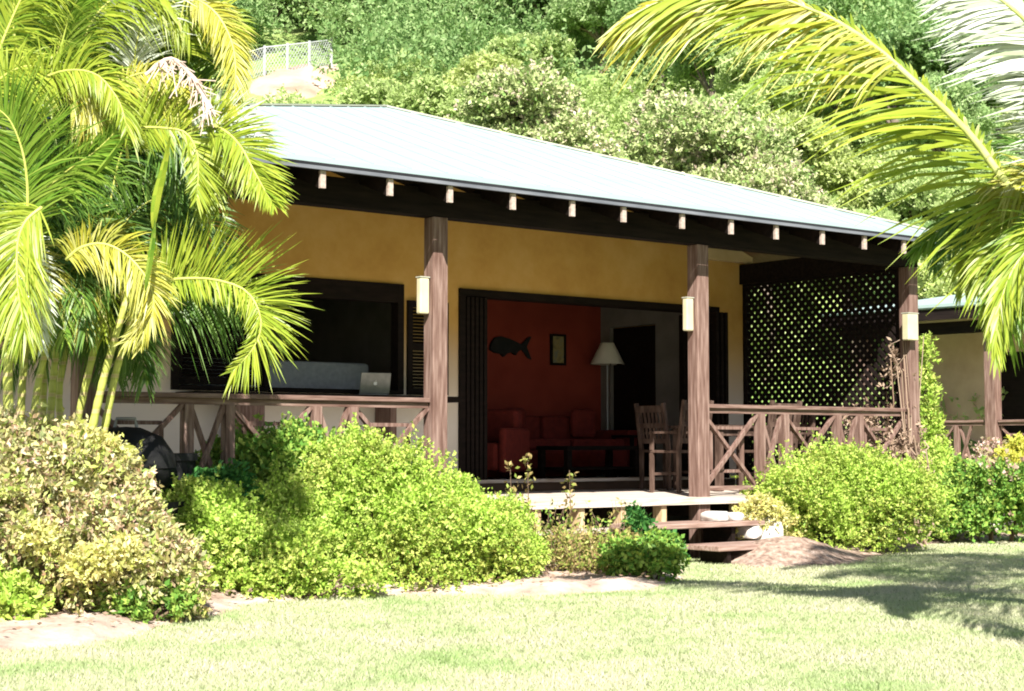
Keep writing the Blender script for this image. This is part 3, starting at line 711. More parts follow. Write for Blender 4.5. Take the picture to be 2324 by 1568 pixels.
# ------------------------------------------------------------------ neighbour bungalow (seen at the far right)
NA = math.atan2(-.73, .683)
NO = Vector((7.02, 28.0, 0))
N = empty('neighbour_bungalow', NO, NA); tag(N, 'second ochre bungalow with white roof, beyond the lattice end of the near one', 'house')
# local: x along facade to the right (nearer), +y into the house
b = MB(); e0, e1, ye = -1.75, 6.5, -.5
zr = 3.45; P = [(e0, ye, zr), (e1, ye, zr), (e1, 7.5, zr), (e0, 7.5, zr)]; rdg = (2.4, 3.5, 4.25)
for dz, fl in ((0, 0), (-.05, 1)):
    for i in range(4):
        tr = [(*P[i][:2], zr + dz), (*P[(i + 1) % 4][:2], zr + dz), (rdg[0], rdg[1], rdg[2] + dz)]; b.poly(tr[::-1] if fl else tr)
for i in range(4):
    a, c = P[i], P[(i + 1) % 4]; b.poly([(*a[:2], zr - .05), (*c[:2], zr - .05), (*c[:2], zr), (*a[:2], zr)])
nr = b.build('roof', M['roof'], N)
MB().box(e0, e1, ye - .03, ye - .002, zr - .03, zr + .02).build('gutter', M['roof'], nr)
b = MB(); b.box(e0 + .1, e1 - .1, ye + .02, ye + .06, zr - .24, zr - .06); b.box(e0 + .05, e0 + .09, ye + .02, 7.4, zr - .24, zr - .06); b.build('fascia', M['beam'], nr)
MB().box(e0 + .2, e1 - .2, -.1, .08, 3.0, 3.2).build('beam', M['beam'], N)
b = MB(); WD = 1.5
b.box(-1.2, .55, WD, WD + .2, .6, 3.4); b.box(.55, 1.55, WD, WD + .2, 2.75, 3.4); b.box(1.55, 6.2, WD, WD + .2, .6, 3.4); b.box(-1.2, -1.0, WD + .2, 7.2, 0, 3.4); b.box(-1.0, 6.2, 7.0, 7.2, 0, 3.4); b.build('wall', M['plaster_peach'], N)
MB().box(.56, 1.54, WD + .1, WD + .14, .6, 2.74).build('door', M['wood_dark'], N)
MB().box(-1.3, 6.3, -.12, WD, .5, .6).build('deck', M['wood_deck'], N)
MB().box(-1.2, 6.2, 0, .1, 0, .499).build('underdeck_shade_or_panel', M['soffit'], N)
for x in (-1.15, 1.38, 4.0): MB().box(x - .1, x + .1, -.1, .1, .601, 3.0).build('post', M['wood_z'], N, bev=.006)
railing(N, -1.04, 1.27, 'WNWN', cell=(.66, .24, .07)); railing(N, 1.49, 3.89, 'WNWN', cell=(.66, .24, .07))

# ------------------------------------------------------------------ chain-link fence on the hill
def hillpt(x, y):
    r = ray(x, y); lo, hi = 20., 180.
    for _ in range(40):
        mid = (lo + hi) / 2; P = CAM + r * (mid / r.y)
        if P.z > float(hz(np.array(P.x), np.array(P.y))): lo = mid
        else: hi = mid
    return CAM + r * (hi / r.y)
# bare earth patch: a sheet following the slope
pp = [hillpt(x, y) for x, y in ((600, 162), (680, 150), (752, 150), (745, 180), (715, 214), (660, 226), (585, 228), (560, 205))]
ppoly = [(p.x, p.y) for p in pp]
a = np.array(ppoly); gx = np.arange(a[:, 0].min() - .5, a[:, 0].max() + .5, .25); gy = np.arange(a[:, 1].min() - .5, a[:, 1].max() + .5, .25)
X, Y = np.meshgrid(gx, gy); ins = dpoly(X, Y, ppoly) * np.where(inpoly(X, Y, ppoly), 1, -1) + .4 * np.sin(X * 3) * np.cos(Y * 2.3)
Z = hz(X, Y) + np.clip(ins * .5, -.6, .12) + .05 * np.sin(X * 5 + Y * 3)
V = np.stack([X, Y, Z], -1).reshape(-1, 3); nx = len(gx); q = (np.arange(len(gy) - 1)[:, None] * nx + np.arange(nx - 1)[None]).ravel()
tag(npmesh('bare_slope', V, np.stack([q, q + 1, q + nx + 1, q + nx], 1), M['bare'], smooth=True), kind='structure')
fp = [hillpt(x, y) for x, y in ((548, 188), (600, 172), (652, 166), (702, 160), (752, 153))]
t = empty('chain_link_fence', fp[0]); tag(t, 'grey chain-link fence above the bare pink earth cut on the hillside', 'fence')
for p in fp:
    q = p - fp[0]; MB().tube([q, q + Vector((0, 0, 1.0))], .045).build('fence_post', M['galv'], t)
b = MB(); up = Vector((0, 0, 1))
for i in range(len(fp) - 1):
    a, c = fp[i] - fp[0], fp[i + 1] - fp[0]; L_ = (c - a).length; n = int(L_ / .11)
    for k in range(-5, n + 1):
        for sg in (0, 1):
            s0, s1 = k / n, (k + 5) / n; z0, z1 = (0.03, .92) if sg == 0 else (.92, .03)
            if s0 < 0: z0 = z0 + (z1 - z0) * (0 - s0) / (s1 - s0); s0 = 0
            if s1 > 1: z1 = z0 + (z1 - z0) * (1 - s0) / (s1 - s0); s1 = 1
            if s1 - s0 < .01: continue
            b.bar(a + (c - a) * s0 + up * z0, a + (c - a) * s1 + up * z1, .013, .013)
    b.bar(a + up * .95, c + up * .95, .04, .04)
b.build('wire_mesh', M['galv'], t)

# =================================================================== PLANTS
def plant(name, loc, label, cat, group=None): return tag(empty(name, loc), label, cat, group)
def lumpy(lobes, rng, k=6, f=(.28, .45)):
    out = []
    for l in lobes:
        out.append(tuple(v * (1 if i < 3 else .9) for i, v in enumerate(l)))
        for _ in range(k):
            d = rng.normal(size=3); d /= np.linalg.norm(d); d[2] = abs(d[2]) * .9 - .1; s_ = rng.uniform(*f)
            out.append((l[0] + d[0] * l[3] * .82, l[1] + d[1] * l[4] * .82, l[2] + d[2] * l[5] * .82, l[3] * s_, l[4] * s_, l[5] * s_))
    return out
def shrub(name, base, lobes, n, k, L, Wd, m, label, seed, stems=7, cat='shrub', group=None, **kw):
    t = plant(name, base, label, cat, group); rng = np.random.default_rng(seed)
    kw.setdefault('low', -.8)
    V, F = sprigs(lumpy(lobes, rng), n, k, L, Wd, rng, **kw)
    top = max(lobes, key=lambda l: l[2] + l[5])
    if stems and n > 2000:
        Cs = []; Ds = []
        for _ in range(int(n / 120)):
            l = lobes[rng.integers(len(lobes))]; d = rng.normal(size=3); d[2] = abs(d[2]) + .3; d /= np.linalg.norm(d)
            p0 = np.array(l[:3]) + d * np.array(l[3:6]) * .95; ax = d + [0, 0, .8] + rng.normal(size=3) * .2; ax /= np.linalg.norm(ax); h_ = rng.uniform(.06, .17)
            u_ = rng.random(12)[:, None]; Cs.append(p0 + ax * h_ * u_ + rng.normal(size=(12, 3)) * .008); Ds.append(ax + rng.normal(size=(12, 3)) * .7)
        Vs, Fs = leafquads(np.vstack(Cs), np.vstack(Ds), L * .9, Wd * .9, rng); F = np.vstack([F, Fs + len(V)]); V = np.vstack([V, Vs])
    npmesh('foliage', V, F, M[m], t)
    b = MB()
    for i in range(stems):
        l = lobes[i % len(lobes)]; a = rng.random() * 6.28; r = rng.random() * .4
        e = Vector((l[0] + l[3] * r * math.cos(a), l[1] + l[4] * r * math.sin(a), l[2] + l[5] * .6)); s_ = Vector((e.x * .45, e.y * .45, -.02))
        MB().tube([s_, s_.lerp(e, .5) + Vector((rng.normal() * .03, rng.normal() * .03, 0)), e], [.014, .010, .005], 5).build('stem', M['twig'], t)
    return t
def B(x, Y): return Vector(((x - 1162) / 3700 * Y, Y, 0.02))
# lime shrub mass, centre left
shrub('lime_shrub', B(800, 12.9), [(-.35, 0, .38, .6, .6, .48), (.25, .0, .48, .66, .6, .58), (.05, .15, .74, .42, .45, .46), (-.9, -.05, .28, .45, .5, .42), (.7, -.1, .3, .5, .5, .46)], 17000, 10, .034, .019, 'f_lime',
      'big lime-green mounded shrub filling the bed in front of the left railing', 21, slen=.1)
shrub('lime_shrub', B(1065, 13.0), [(0, 0, .30, .46, .5, .44), (-.25, .1, .44, .4, .4, .4), (.28, .1, .16, .3, .35, .28)], 7600, 10, .033, .018, 'f_lime',
      'lime-green shrub at the right end of the big mound, left of the straggly plants', 22, slen=.1)
shrub('lime_shrub', B(510, 12.2), [(0, 0, .38, .4, .4, .42), (.35, -.1, .22, .45, .4, .34), (-.2, 0, .5, .3, .3, .30)], 6600, 10, .033, .024, 'f_lime',
      'lime-green shrub beside the pink and cream bush, left end of the mound', 23, slen=.1)
shrub('broadleaf_shrub', B(600, 13.5), [(0, 0, .7, .5, .42, .5), (-.5, -.1, .58, .36, .36, .4), (.3, -.05, .84, .38, .36, .4)], 4200, 9, .055, .032, 'f_green',
      'darker green shrub behind the lime mound, up against the left railing', 24, slen=.12)
shrub('broadleaf_shrub', B(430, 12.6), [(0, 0, .42, .35, .4, .42), (.25, 0, .6, .25, .3, .3)], 1700, 9, .055, .03, 'f_deep',
      'small dark green shrub in the shade beside the black plant pots', 25, slen=.12)
# yellow flowers low in the mound
shrub('yellow_ground_plant', B(600, 11.75), [(0, .15, .09, .35, .2, .16), (.6, .25, .08, .3, .2, .14)], 900, 7, .036, .022, 'f_lime',
      'low lime-green edging plant at the foot of the big lime mound', 26, slen=.08)
# variegated bush at the left
shrub('variegated_bush', B(120, 10.6), [(0, 0, .55, .62, .55, .62), (-.55, .0, .55, .5, .5, .65), (.38, 0, .34, .42, .42, .42), (.72, -.1, .2, .32, .3, .3), (-.9, -.1, .4, .5, .5, .5)], 12500, 9, .052, .024, 'f_croton',
      'pink and cream variegated bush in front of the left palm clump', 27, slen=.12)
shrub('golden_shrub', B(110, 10.95), [(0, 0, .95, .55, .35, .26), (-.5, 0, .98, .4, .35, .25), (.3, .0, .95, .26, .26, .18)], 3600, 9, .045, .022, 'f_gold',
      'golden yellow shrub on top of the variegated bush, at the feet of the canes', 28, slen=.1)
shrub('golden_shrub', B(190, 10.05), [(.05, 0, .34, .16, .1, .12), (-.25, .02, .50, .1, .08, .08), (.24, .0, .42, .1, .1, .09)], 520, 8, .042, .022, 'f_gold',
      'small golden yellow shrub growing out of the front of the variegated bush', 29, slen=.09, stems=0)
shrub('low_green_plant', B(30, 10.0), [(-.1, 0, .08, .24, .18, .2)], 420, 8, .06, .03, 'f_lime', 'low bright green plant at the left edge on the bare soil', 30, slen=.1)
shrub('low_green_plant', B(290, 10.2), [(0, 0, .06, .14, .12, .15), (.28, .15, .08, .13, .12, .13)], 260, 8, .05, .026, 'f_green', 'low green plant under the right side of the variegated bush', 31, slen=.1)
# sparse plants before the steps
shrub('straggly_plant', B(1200, 13.7), [(0, 0, .24, .35, .3, .24), (.4, .1, .18, .35, .3, .18), (-.15, .2, .46, .16, .16, .2)], 620, 8, .042, .018, 'f_sparse',
      'straggly olive plant in front of the deck edge, right of the lime shrubs', 32, slen=.16, depth=.8, stems=16)
shrub('straggly_plant', B(1355, 13.9), [(0, 0, .16, .36, .3, .2), (.3, -.1, .14, .26, .26, .18), (-.1, -.3, .1, .4, .25, .12)], 620, 8, .04, .018, 'f_sparse',
      'low brownish straggly plant in the middle of the gap before the deck', 33, slen=.16, depth=.8, stems=16)
shrub('rose_bush', B(1450, 14.2), [(0, 0, .28, .09, .09, .2), (-.05, 0, .42, .05, .05, .12)], 190, 8, .05, .034, 'f_deep', 'slim dark green bush left of the steps', 34, slen=.14, depth=.8)
shrub('rose_bush', B(1470, 13.3), [(0, 0, .14, .22, .18, .15), (.12, .1, .2, .16, .16, .14), (-.2, 0, .16, .16, .15, .14)], 800, 8, .045, .028, 'f_green', 'rounded green bush at the lawn edge in front of the steps', 35, slen=.12, depth=.6)
shrub('rose_bush', B(1500, 14.2), [(0, 0, .15, .12, .12, .14)], 240, 8, .05, .032, 'f_deep', 'dark green bush beside the lower step', 36, slen=.12, depth=.6)
for k, (x, Y, h_) in enumerate(((1180, 13.6, .5), (1225, 13.9, .62), (1250, 13.5, .42), (1275, 13.8, .55), (1330, 13.9, .5), (1345, 13.5, .36), (1375, 13.8, .5), (1405, 13.6, .42), (1420, 14.1, .62), (1440, 13.4, .34), (1310, 13.4, .3), (1215, 13.3, .34))):
    t = plant('wispy_weed', B(x, Y), 'thin wispy olive weed on the bare soil before the deck, between lime mound and steps', 'weed', 'wispy weeds before the deck'); rg = np.random.default_rng(160 + k)
    for j in range(5):
        d_ = np.array([rg.normal() * .16, rg.normal() * .12, h_]); u_ = rg.random(16)[:, None]; c = d_ * (.25 + .75 * u_) + rg.normal(size=(16, 3)) * .02
        V, F = leafquads(c, rg.normal(size=(16, 3)) + [0, 0, .6], .045, .02, rg); o_ = npmesh('foliage', V, F, M['f_sparse'] if k % 3 else M['f_green'], t)
        MB().tube([(0, 0, 0), tuple(d_ * .5), tuple(d_)], [.006, .004, .002], 4).build('twig', M['twig'], o_)
for k, (x, Y, h_, lab) in enumerate(((1158, 14.2, .95, 'tall thin sprig standing up before the deck, leftmost of the three'), (1197, 14.1, 1.02, 'tall thin sprig with a leafy tip before the doorway'), (1292, 14.3, .88, 'thin sprig before the deck edge, right of the other two sprigs'))):
    t = plant('sprig', B(x, Y), lab, 'plant', 'thin sprigs before the deck'); rg = np.random.default_rng(60 + k)
    c = np.zeros((60, 3)); c[:, 2] = h_ * (.45 + .55 * rg.random(60)); c[:, :2] = rg.normal(size=(60, 2)) * .03
    V, F = leafquads(c, rg.normal(size=(60, 3)), .05, .028, rg); npmesh('foliage', V, F, M['f_sparse'], t)
    MB().tube([(0, 0, 0), (.01, 0, h_ * .5), (0, .01, h_)], [.007, .005, .003], 5).build('stem', M['twig'], t)
# right lime shrub on the mound
shrub('lime_shrub', B(1905, 17.1), [(0, 0, .48, .85, .7, .58), (-.35, -.15, .4, .6, .5, .48), (.45, 0, .42, .6, .55, .48), (.05, .1, .7, .5, .45, .35)], 15000, 10, .036, .02, 'f_lime',
      'rounded lime-green shrub beside the brown soil mound, below the lattice', 41, slen=.1)
shrub('golden_shrub', B(1725, 16.5), [(0, 0, .28, .34, .3, .30), (-.22, -.05, .18, .25, .25, .2)], 1500, 9, .04, .02, 'f_gold', 'yellowish low shrub between the steps and the rounded lime shrub', 42, slen=.1)
shrub('lime_shrub', B(2135, 19.4), [(0, 0, .5, .5, .5, .45), (-.2, 0, .6, .3, .4, .36)], 2600, 9, .05, .026, 'f_lime', 'lime-green shrub just right of the corner post, behind the rounded one', 43, slen=.12)
t = shrub('flowering_shrub', B(2240, 18.8), [(0, 0, .42, .6, .5, .48), (.55, .1, .5, .5, .5, .5), (-.3, 0, .3, .4, .4, .35)], 2600, 9, .06, .034, 'f_green', 'dark green shrub with pink blossoms at the right edge above the pale stones', 44, slen=.12)
V, F = sprigs([(0.0, -.1, .48, .6, .5, .46), (.5, 0, .56, .5, .5, .48)], 70, 8, .05, .04, np.random.default_rng(45), slen=.06, depth=.1); npmesh('blossom', V, F, M['f_pink'], t)
t = shrub('flowering_shrub', B(2275, 22.0), [(-.05, 0, .85, .34, .4, .32), (.3, 0, .75, .3, .4, .3)], 800, 9, .055, .03, 'f_pink', 'pink-leaved shrub under the neighbour railing', 46, slen=.12)
shrub('lime_shrub', B(2310, 20.5), [(0.1, 0, .75, .4, .4, .42)], 1300, 9, .06, .03, 'f_yellow', 'yellow-green shrub at the right edge under the neighbour veranda', 47, slen=.12)
shrub('garden_bush', B(2108, 24.5), [(0, 0, 1.1, .17, .3, .7), (-.05, 0, 1.9, .12, .2, .4), (-.02, 0, 2.4, .1, .12, .3), (.05, -.2, .7, .22, .3, .4)], 1100, 9, .07, .028, 'f_lime', 'tall bright green bush between the corner post and the neighbour house', 48, slen=.2)
shrub('garden_bush', B(1960, 26.5), [(0, 0, 1.0, .9, .6, .9), (-1.2, .4, .9, .9, .6, .8), (-2.4, .6, 1.0, .9, .6, 1.0)], 5000, 9, .10, .04, 'f_hill1', 'wide light green bush growing beyond the lattice screen', 49, slen=.2)
# dry vine over the corner post
t = plant('dry_vine', hp(3.35, 0, 0), 'dry brown vine climbing the right corner post and lattice', 'vine')
rg = np.random.default_rng(50); b = MB()
for k in range(8):
    a = rg.random() * 6.28; z0 = .0; pts = []; x = .13 * math.cos(a); y = .13 * math.sin(a)
    for j in range(9):
        z = j * (.3 + .03 * rg.random()) * (.6 + .4 * rg.random()) 
        pts.append((x + rg.normal() * .035, y + rg.normal() * .035, z))
        x += rg.normal() * .035 - .012; y += rg.normal() * .035
    b.tube(pts, list(np.linspace(.014, .005, 9)), 5)
b.build('stem', M['dry'], t)
V, F = sprigs([(-.25, -.1, .9, .34, .25, .5), (-.05, 0, .75, .22, .22, .7), (-.5, .1, 1.2, .25, .2, .4), (-.15, 0, 1.9, .12, .12, .4)], 520, 7, .06, .022, rg, slen=.12, depth=.8); npmesh('foliage', V, F, M['dry'], t)

# stones
def stone(P, sx, sy, sz, label, seed, m='stone', group='pale garden stones', rz=0):
    import bmesh
    bm = bmesh.new(); bmesh.ops.create_icosphere(bm, subdivisions=3, radius=1)
    for v in bm.verts:
        n = mnoise.noise(v.co * 1.3 + Vector((seed * 7.7, 0, 0))) * .35 + mnoise.noise(v.co * 4 + Vector((seed, 0, 0))) * .08
        v.co *= 1 + n
        v.co = Vector((max(-.8, min(.8, v.co.x)) * sx, max(-.8, min(.8, v.co.y)) * sy, max(-.7, min(.75, v.co.z)) * sz))
    me = bpy.data.meshes.new('stone'); bm.to_mesh(me); bm.free(); me.materials.append(M[m]); me.polygons.foreach_set('use_smooth', [True] * len(me.polygons))
    o = bpy.data.objects.new('stone', me); COL.objects.link(o); o.location = P; o.rotation_euler = (0, 0, rz); tag(o, label, 'stone', group)
for k, (u, w, z, sx, sy, sz, lab) in enumerate((
        (.44, -.5, .20, .19, .2, .27, 'large white stone at the right end of the steps, nearest the shrub'), (.36, -.25, .30, .2, .2, .2, 'white stone on the upper step end, below the middle post'), (.62, -.35, .18, .2, .2, .26, 'white stone behind the large one, right of the steps'),
        (.20, -.5, .27, .14, .12, .10, 'small white stone in the gap between the two steps'), (-.18, -.4, .42, .17, .12, .07, 'flat white stone lying on the upper step under the post'), (.06, -.42, .41, .10, .1, .06, 'small white stone on the upper step, right of the flat one'))):
    stone(hp(u, w, z), sx, sy, sz, lab, k + 3, 'stone', 'white stones beside the steps', k * .7)
for k, (x, y, s_, lab) in enumerate(((2265, 1212, .36, 'long pale stone edging the bed at the right, below the pink flowers'), (2335, 1205, .34, 'blue-grey stone cut by the right picture edge'), (2195, 1200, .13, 'small pale stone left of the long edging stone'))):
    p = gnd(x, y); stone(p + Vector((0, .2, .12)), s_, s_ * .7, .24 if k < 2 else .1, lab, k + 20, rz=.2 * k)
for k, (x, y, s_, lab) in enumerate(((215, 1405, .085, 'pale bluish stone on the bare soil at the left'), (335, 1405, .06, 'brown stone on the soil under the variegated bush'), (1195, 1330, .05, 'small stone on the soil strip right of the lime mound'))):
    stone(gnd(x, y) + Vector((0, 0, .07)), s_, s_, s_ * .8, lab, k + 30, group='small stones on the soil', rz=k)
# leaf litter
rg = np.random.default_rng(70); n = 2600
X = rg.uniform(-5, 3, n); Y = rg.uniform(8.6, 14.5, n); k_ = inpoly(X, Y, bedL) & (dpoly(X, Y, bedL) > .08); X, Y = X[k_], Y[k_]
V, F = leafquads(np.stack([X, Y, .085 + .02 * rg.random(len(X))], 1), np.stack([rg.normal(size=len(X)), rg.normal(size=len(X)), rg.normal(size=len(X)) * .15], 1), .045, .02, rg)
tag(npmesh('leaf_litter', V, F, M['dry']), 'dry fallen leaves scattered over the bare soil bed', 'leaf litter', kind='stuff')

# ------------------------------------------------------------------ left palm clump
PL = empty('areca_palm', B(150, 11.2)); tag(PL, 'clump of golden cane palms arching over the left end of the veranda', 'palm tree')
def loc(P): return Vector(P) - PL.location
def px(lst, Y0, Y1=None):
    k = len(lst); Y1 = Y0 if Y1 is None else Y1
    return [loc(at(x, y, Y0 + (Y1 - Y0) * i / (k - 1))) for i, (x, y) in enumerate(lst)]
def cane(lst, Y0, r0, r1, mat='cane'):
    pts = catmull(px(lst, Y0), 30); rad = []
    for i in range(30):
        rad.append((r0 + (r1 - r0) * i / 29) * (1.10 if i % 3 == 0 else 1))
    MB().tube([Vector(p) for p in pts], rad, 10).build('stem', M[mat], PL, smooth=True)
for lst, Y, r0, r1 in (([(165, 1000), (200, 850), (240, 690), (275, 600)], 11.2, .034, .026), ([(203, 1000), (235, 860), (275, 720), (310, 600)], 11.0, .036, .026), ([(232, 1000), (262, 850), (290, 750), (318, 640)], 11.15, .034, .026),
                       ([(22, 1000), (18, 850), (28, 700), (40, 560)], 10.9, .045, .032), ([(72, 1000), (85, 880), (118, 740), (150, 600)], 11.1, .034, .025), ([(110, 1000), (120, 870), (128, 760), (120, 600)], 11.4, .036, .026),
                       ([(45, 1000), (50, 880), (60, 760), (52, 600)], 11.5, .038, .028), ([(140, 1000), (135, 880), (160, 740), (190, 560)], 11.7, .033, .026), ([(-40, 1000), (-30, 800), (-20, 560)], 11.1, .04, .03), ([(95, 1000), (100, 800), (95, 560)], 11.9, .034, .03)):
    cane(lst, Y, r0 * .78, r1 * .72)
F_ = lambda lst, m, Y0=10.8, Y1=None, **k: frond(PL, px(lst, Y0, Y1), M[m], **k)
# the big arch over the railing
F_([(318, 655), (350, 640), (416, 632), (483, 634), (549, 654), (583, 694), (592, 747), (570, 797), (526, 844)], 'palm_l', 10.8, 10.5, L=.50, n=95, hint=(0, -1, .1), droop=.10, lift=.3, start=.02, sides=(.42, 1.0) , width=.022, a0=80, a1=30)
F_([(330, 650), (400, 625), (470, 628), (540, 655), (590, 710), (600, 790)], 'palm_l', 11.0, 10.9, L=.46, n=70, hint=(.2, -1, .3), droop=.15, lift=.1, start=.05, sides=(.3, 1.0), width=.02, rr=0)
# hanging pale leaflets under the arch
F_([(330, 660), (400, 640), (470, 640), (540, 670)], 'palm_d', 11.0, 11.2, L=.42, n=50, hint=(0, -1, .2), droop=.5, lift=.1, start=.05, sides=(1, 0), width=.03, rr=0)
# bright yellow one
F_([(150, 590), (183, 562), (233, 553), (283, 575), (326, 621), (348, 671), (340, 727), (285, 778)], 'palm_y', 10.4, 10.3, L=.34, n=90, hint=(0, -1, .2), droop=.35, lift=.35, start=.02, sides=(.75, .8), width=.022)
F_([(290, 640), (325, 600), (345, 650), (340, 720), (320, 790)], 'palm_y', 10.5, L=.3, n=40, hint=(.3, -1, 0), droop=.2, sides=(.8, .3))
# left one with the yellow rib
F_([(95, 470), (60, 500), (42, 541), (38, 600), (44, 680), (60, 760)], 'palm_l', 10.3, 10.1, L=.5, n=80, hint=(0, -1, .1), droop=.45, lift=.2, start=.02, sides=(.9, .8), a0=60, a1=20)
F_([(10, 520), (42, 560), (70, 620), (92, 700), (98, 790)], 'palm_w', 10.5, L=.3, n=40, hint=(0, -1, .1), droop=.2, sides=(.5, .8), rr=.006)
# green fan with upright rib
F_([(62, 520), (62, 420), (50, 340), (20, 270), (-30, 230)], 'palm_g', 10.5, 10.3, L=.62, n=80, hint=(0, -1, .2), droop=.22, lift=.15, start=.02, sides=(1, 1), a0=52, a1=40, width=.026)
F_([(62, 505), (100, 440), (150, 390), (220, 340), (285, 275)], 'palm_g', 10.6, 10.4, L=.42, n=70, hint=(0, -1, .2), droop=.3, sides=(1, .8), a0=45, a1=25)
F_([(70, 520), (80, 450), (140, 400), (230, 400)], 'palm_d', 10.8, 10.5, L=.5, n=60, hint=(0, -1, .2), droop=.3, sides=(1, 1), a0=55)
# centre fan: rib at the bottom, long leaflets rising
F_([(290, 360), (286, 300), (320, 290), (366, 290), (420, 300), (447, 345), (450, 400), (446, 450)], 'palm_l', 10.6, 10.5, L=.42, n=80, hint=(0, -1, .1), droop=.05, lift=.1, start=.05, sides=(.5, 1.0), a0=75, a1=30)
F_([(250, 290), (262, 200), (330, 165), (400, 190), (440, 250)], 'palm_y', 10.8, 10.6, L=.34, n=60, hint=(0, -1, .2), droop=.5, sides=(1, .5))
# top right yellow cascade
F_([(380, -30), (440, -5), (490, 30), (524, 90), (535, 160), (528, 240), (515, 300)], 'palm_y', 10.9, 10.7, L=.30, n=90, hint=(.2, -1, .1), droop=.30, sides=(.7, .7), a0=60, a1=20)
F_([(380, 160), (430, 80), (480, 40), (520, 60), (545, 130)], 'palm_l', 11.0, L=.36, n=60, hint=(0, -1, .2), droop=.35, sides=(1, .8))
# lower right one over the eave
F_([(430, 300), (475, 285), (515, 300), (548, 335), (575, 385), (600, 430), (622, 465)], 'palm_l', 10.6, 10.3, L=.36, n=80, hint=(0, -1, .2), droop=.15, sides=(.7, 1), a0=70, a1=22)
F_([(420, 330), (470, 270), (520, 255), (570, 280), (610, 330)], 'palm_w', 10.9, 10.6, L=.34, n=56, hint=(0, -1, .2), droop=.15, sides=(.9, .7), a0=70, a1=35, rr=.006)
F_([(430, 300), (455, 330), (475, 380), (478, 430), (470, 470)], 'palm_l', 10.7, L=.26, n=44, hint=(0, -1, .1), droop=.25, a0=50, a1=15)
F_([(500, 280), (520, 330), (525, 380), (520, 420)], 'palm_brown', 10.8, L=.2, n=24, hint=(0, -1, .1), droop=.3, a0=40, a1=15)
# left middle curls
F_([(40, 250), (80, 190), (150, 160), (220, 170), (270, 230), (290, 300)], 'palm_l', 10.5, 10.3, L=.36, n=80, hint=(0, -1, .2), droop=.5, sides=(.5, 1))
F_([(100, 230), (150, 185), (200, 215), (215, 260), (200, 310)], 'palm_y', 10.5, L=.28, n=56, hint=(0, -1, .2), droop=.4, sides=(.9, .6))
F_([(-30, 240), (0, 180), (60, 150), (120, 160)], 'palm_l', 10.5, L=.4, n=50, hint=(0, -1, .3), droop=.6)
# tall uprights at the top
F_([(120, 260), (125, 150), (150, 50), (200, -40)], 'palm_g', 11.0, 10.8, L=.5, n=64, hint=(0, -1, .1), droop=.3, a0=40, a1=25)
F_([(230, 240), (225, 130), (240, 20), (270, -80)], 'palm_g', 11.1, L=.5, n=64, hint=(0, -1, .1), droop=.1, a0=35, a1=25)
F_([(300, 200), (310, 100), (340, 0), (400, -90)], 'palm_w', 11.1, 10.9, L=.5, n=64, hint=(0, -1, .1), droop=.3, a0=45, a1=30, rr=.008)
F_([(60, 240), (40, 120), (30, 20), (60, -80)], 'palm_g', 11.1, L=.5, n=60, hint=(0, -1, .1), droop=.3, a0=45, a1=25)
F_([(-20, 160), (20, 60), (60, -20), (120, -60)], 'palm_l', 10.8, L=.5, n=60, hint=(0, -1, .2), droop=.6, a0=60, a1=25)
F_([(170, 200), (190, 90), (240, 10), (320, -30), (390, 0), (430, 60)], 'palm_l', 10.9, L=.42, n=70, hint=(0, -1, .2), droop=.55, a0=60, a1=25)
F_([(300, 140), (360, 60), (430, 10), (490, 0)], 'palm_g', 11.2, L=.4, n=60, hint=(0, -1, .2), droop=.3)
# dark inner and back fronds, filled in round the clump
rg = np.random.default_rng(90)
for k in range(48):
    x0 = rg.uniform(0, 330); y0 = rg.uniform(480, 720); sgn = 1 if rg.random() < .55 else -1
    dx = sgn * rg.uniform(60, 170); hh = rg.uniform(120, 330)
    pts = [(x0, y0), (x0 + dx * .3, y0 - hh * .7), (x0 + dx * .9, y0 - hh), (x0 + dx * 1.5, y0 - hh * .75), (x0 + dx * 1.8, y0 - hh * .35)]
    if pts[2][0] > 420: continue
    F_(pts, 'palm_d' if k % 3 else 'palm_g', 11.5 + rg.random() * .7, 11.3 + rg.random(), L=.42, n=54, hint=(rg.normal() * .4, -1, rg.uniform(0, .8)), droop=rg.uniform(.3, .7), rr=.008, seg=4, width=.03)
for k in range(14):
    x0 = rg.uniform(20, 330); y0 = rg.uniform(640, 800); dx = rg.uniform(-90, 90)
    F_([(x0, y0), (x0 + dx * .5, y0 - 70), (x0 + dx, y0 - 60), (x0 + dx * 1.5, y0 + 10), (x0 + dx * 1.7, y0 + 90)], 'palm_d', 11.6, 11.8, L=.34, n=40, hint=(0, -1, .4), droop=.5, rr=.006, seg=4, width=.026)
for k in range(30):
    x0 = rg.uniform(-40, 440); y0 = rg.uniform(180, 360); dx = rg.uniform(-60, 60)
    F_([(x0, y0), (x0 + dx * .4, y0 - 120), (x0 + dx, y0 - 230), (x0 + dx * 2, y0 - 300)], ('palm_g', 'palm_l', 'palm_d')[k % 3], 11.4, 11.3, L=.5, n=56, hint=(0, -1, .3), droop=.45, a0=50, a1=25, rr=.008, seg=4)
for k in range(20):
    x0 = rg.uniform(-10, 300); y0 = rg.uniform(560, 680); dx = rg.choice([-1, 1]) * rg.uniform(30, 80); hh = rg.uniform(30, 120)
    if x0 + dx * 2.3 > 275: continue
    F_([(x0, y0), (x0 + dx * .5, y0 - hh), (x0 + dx * 1.2, y0 - hh * .9), (x0 + dx * 1.8, y0), (x0 + dx * 2.0, y0 + 110)], ('palm_l', 'palm_g', 'palm_d', 'palm_y')[k % 4], 10.9 + rg.random() * .6, 10.8 + rg.random() * .5, L=.34, n=46, hint=(rg.normal() * .3, -1, rg.uniform(0, .5)), droop=rg.uniform(.35, .7), rr=.007, seg=4, width=.028)
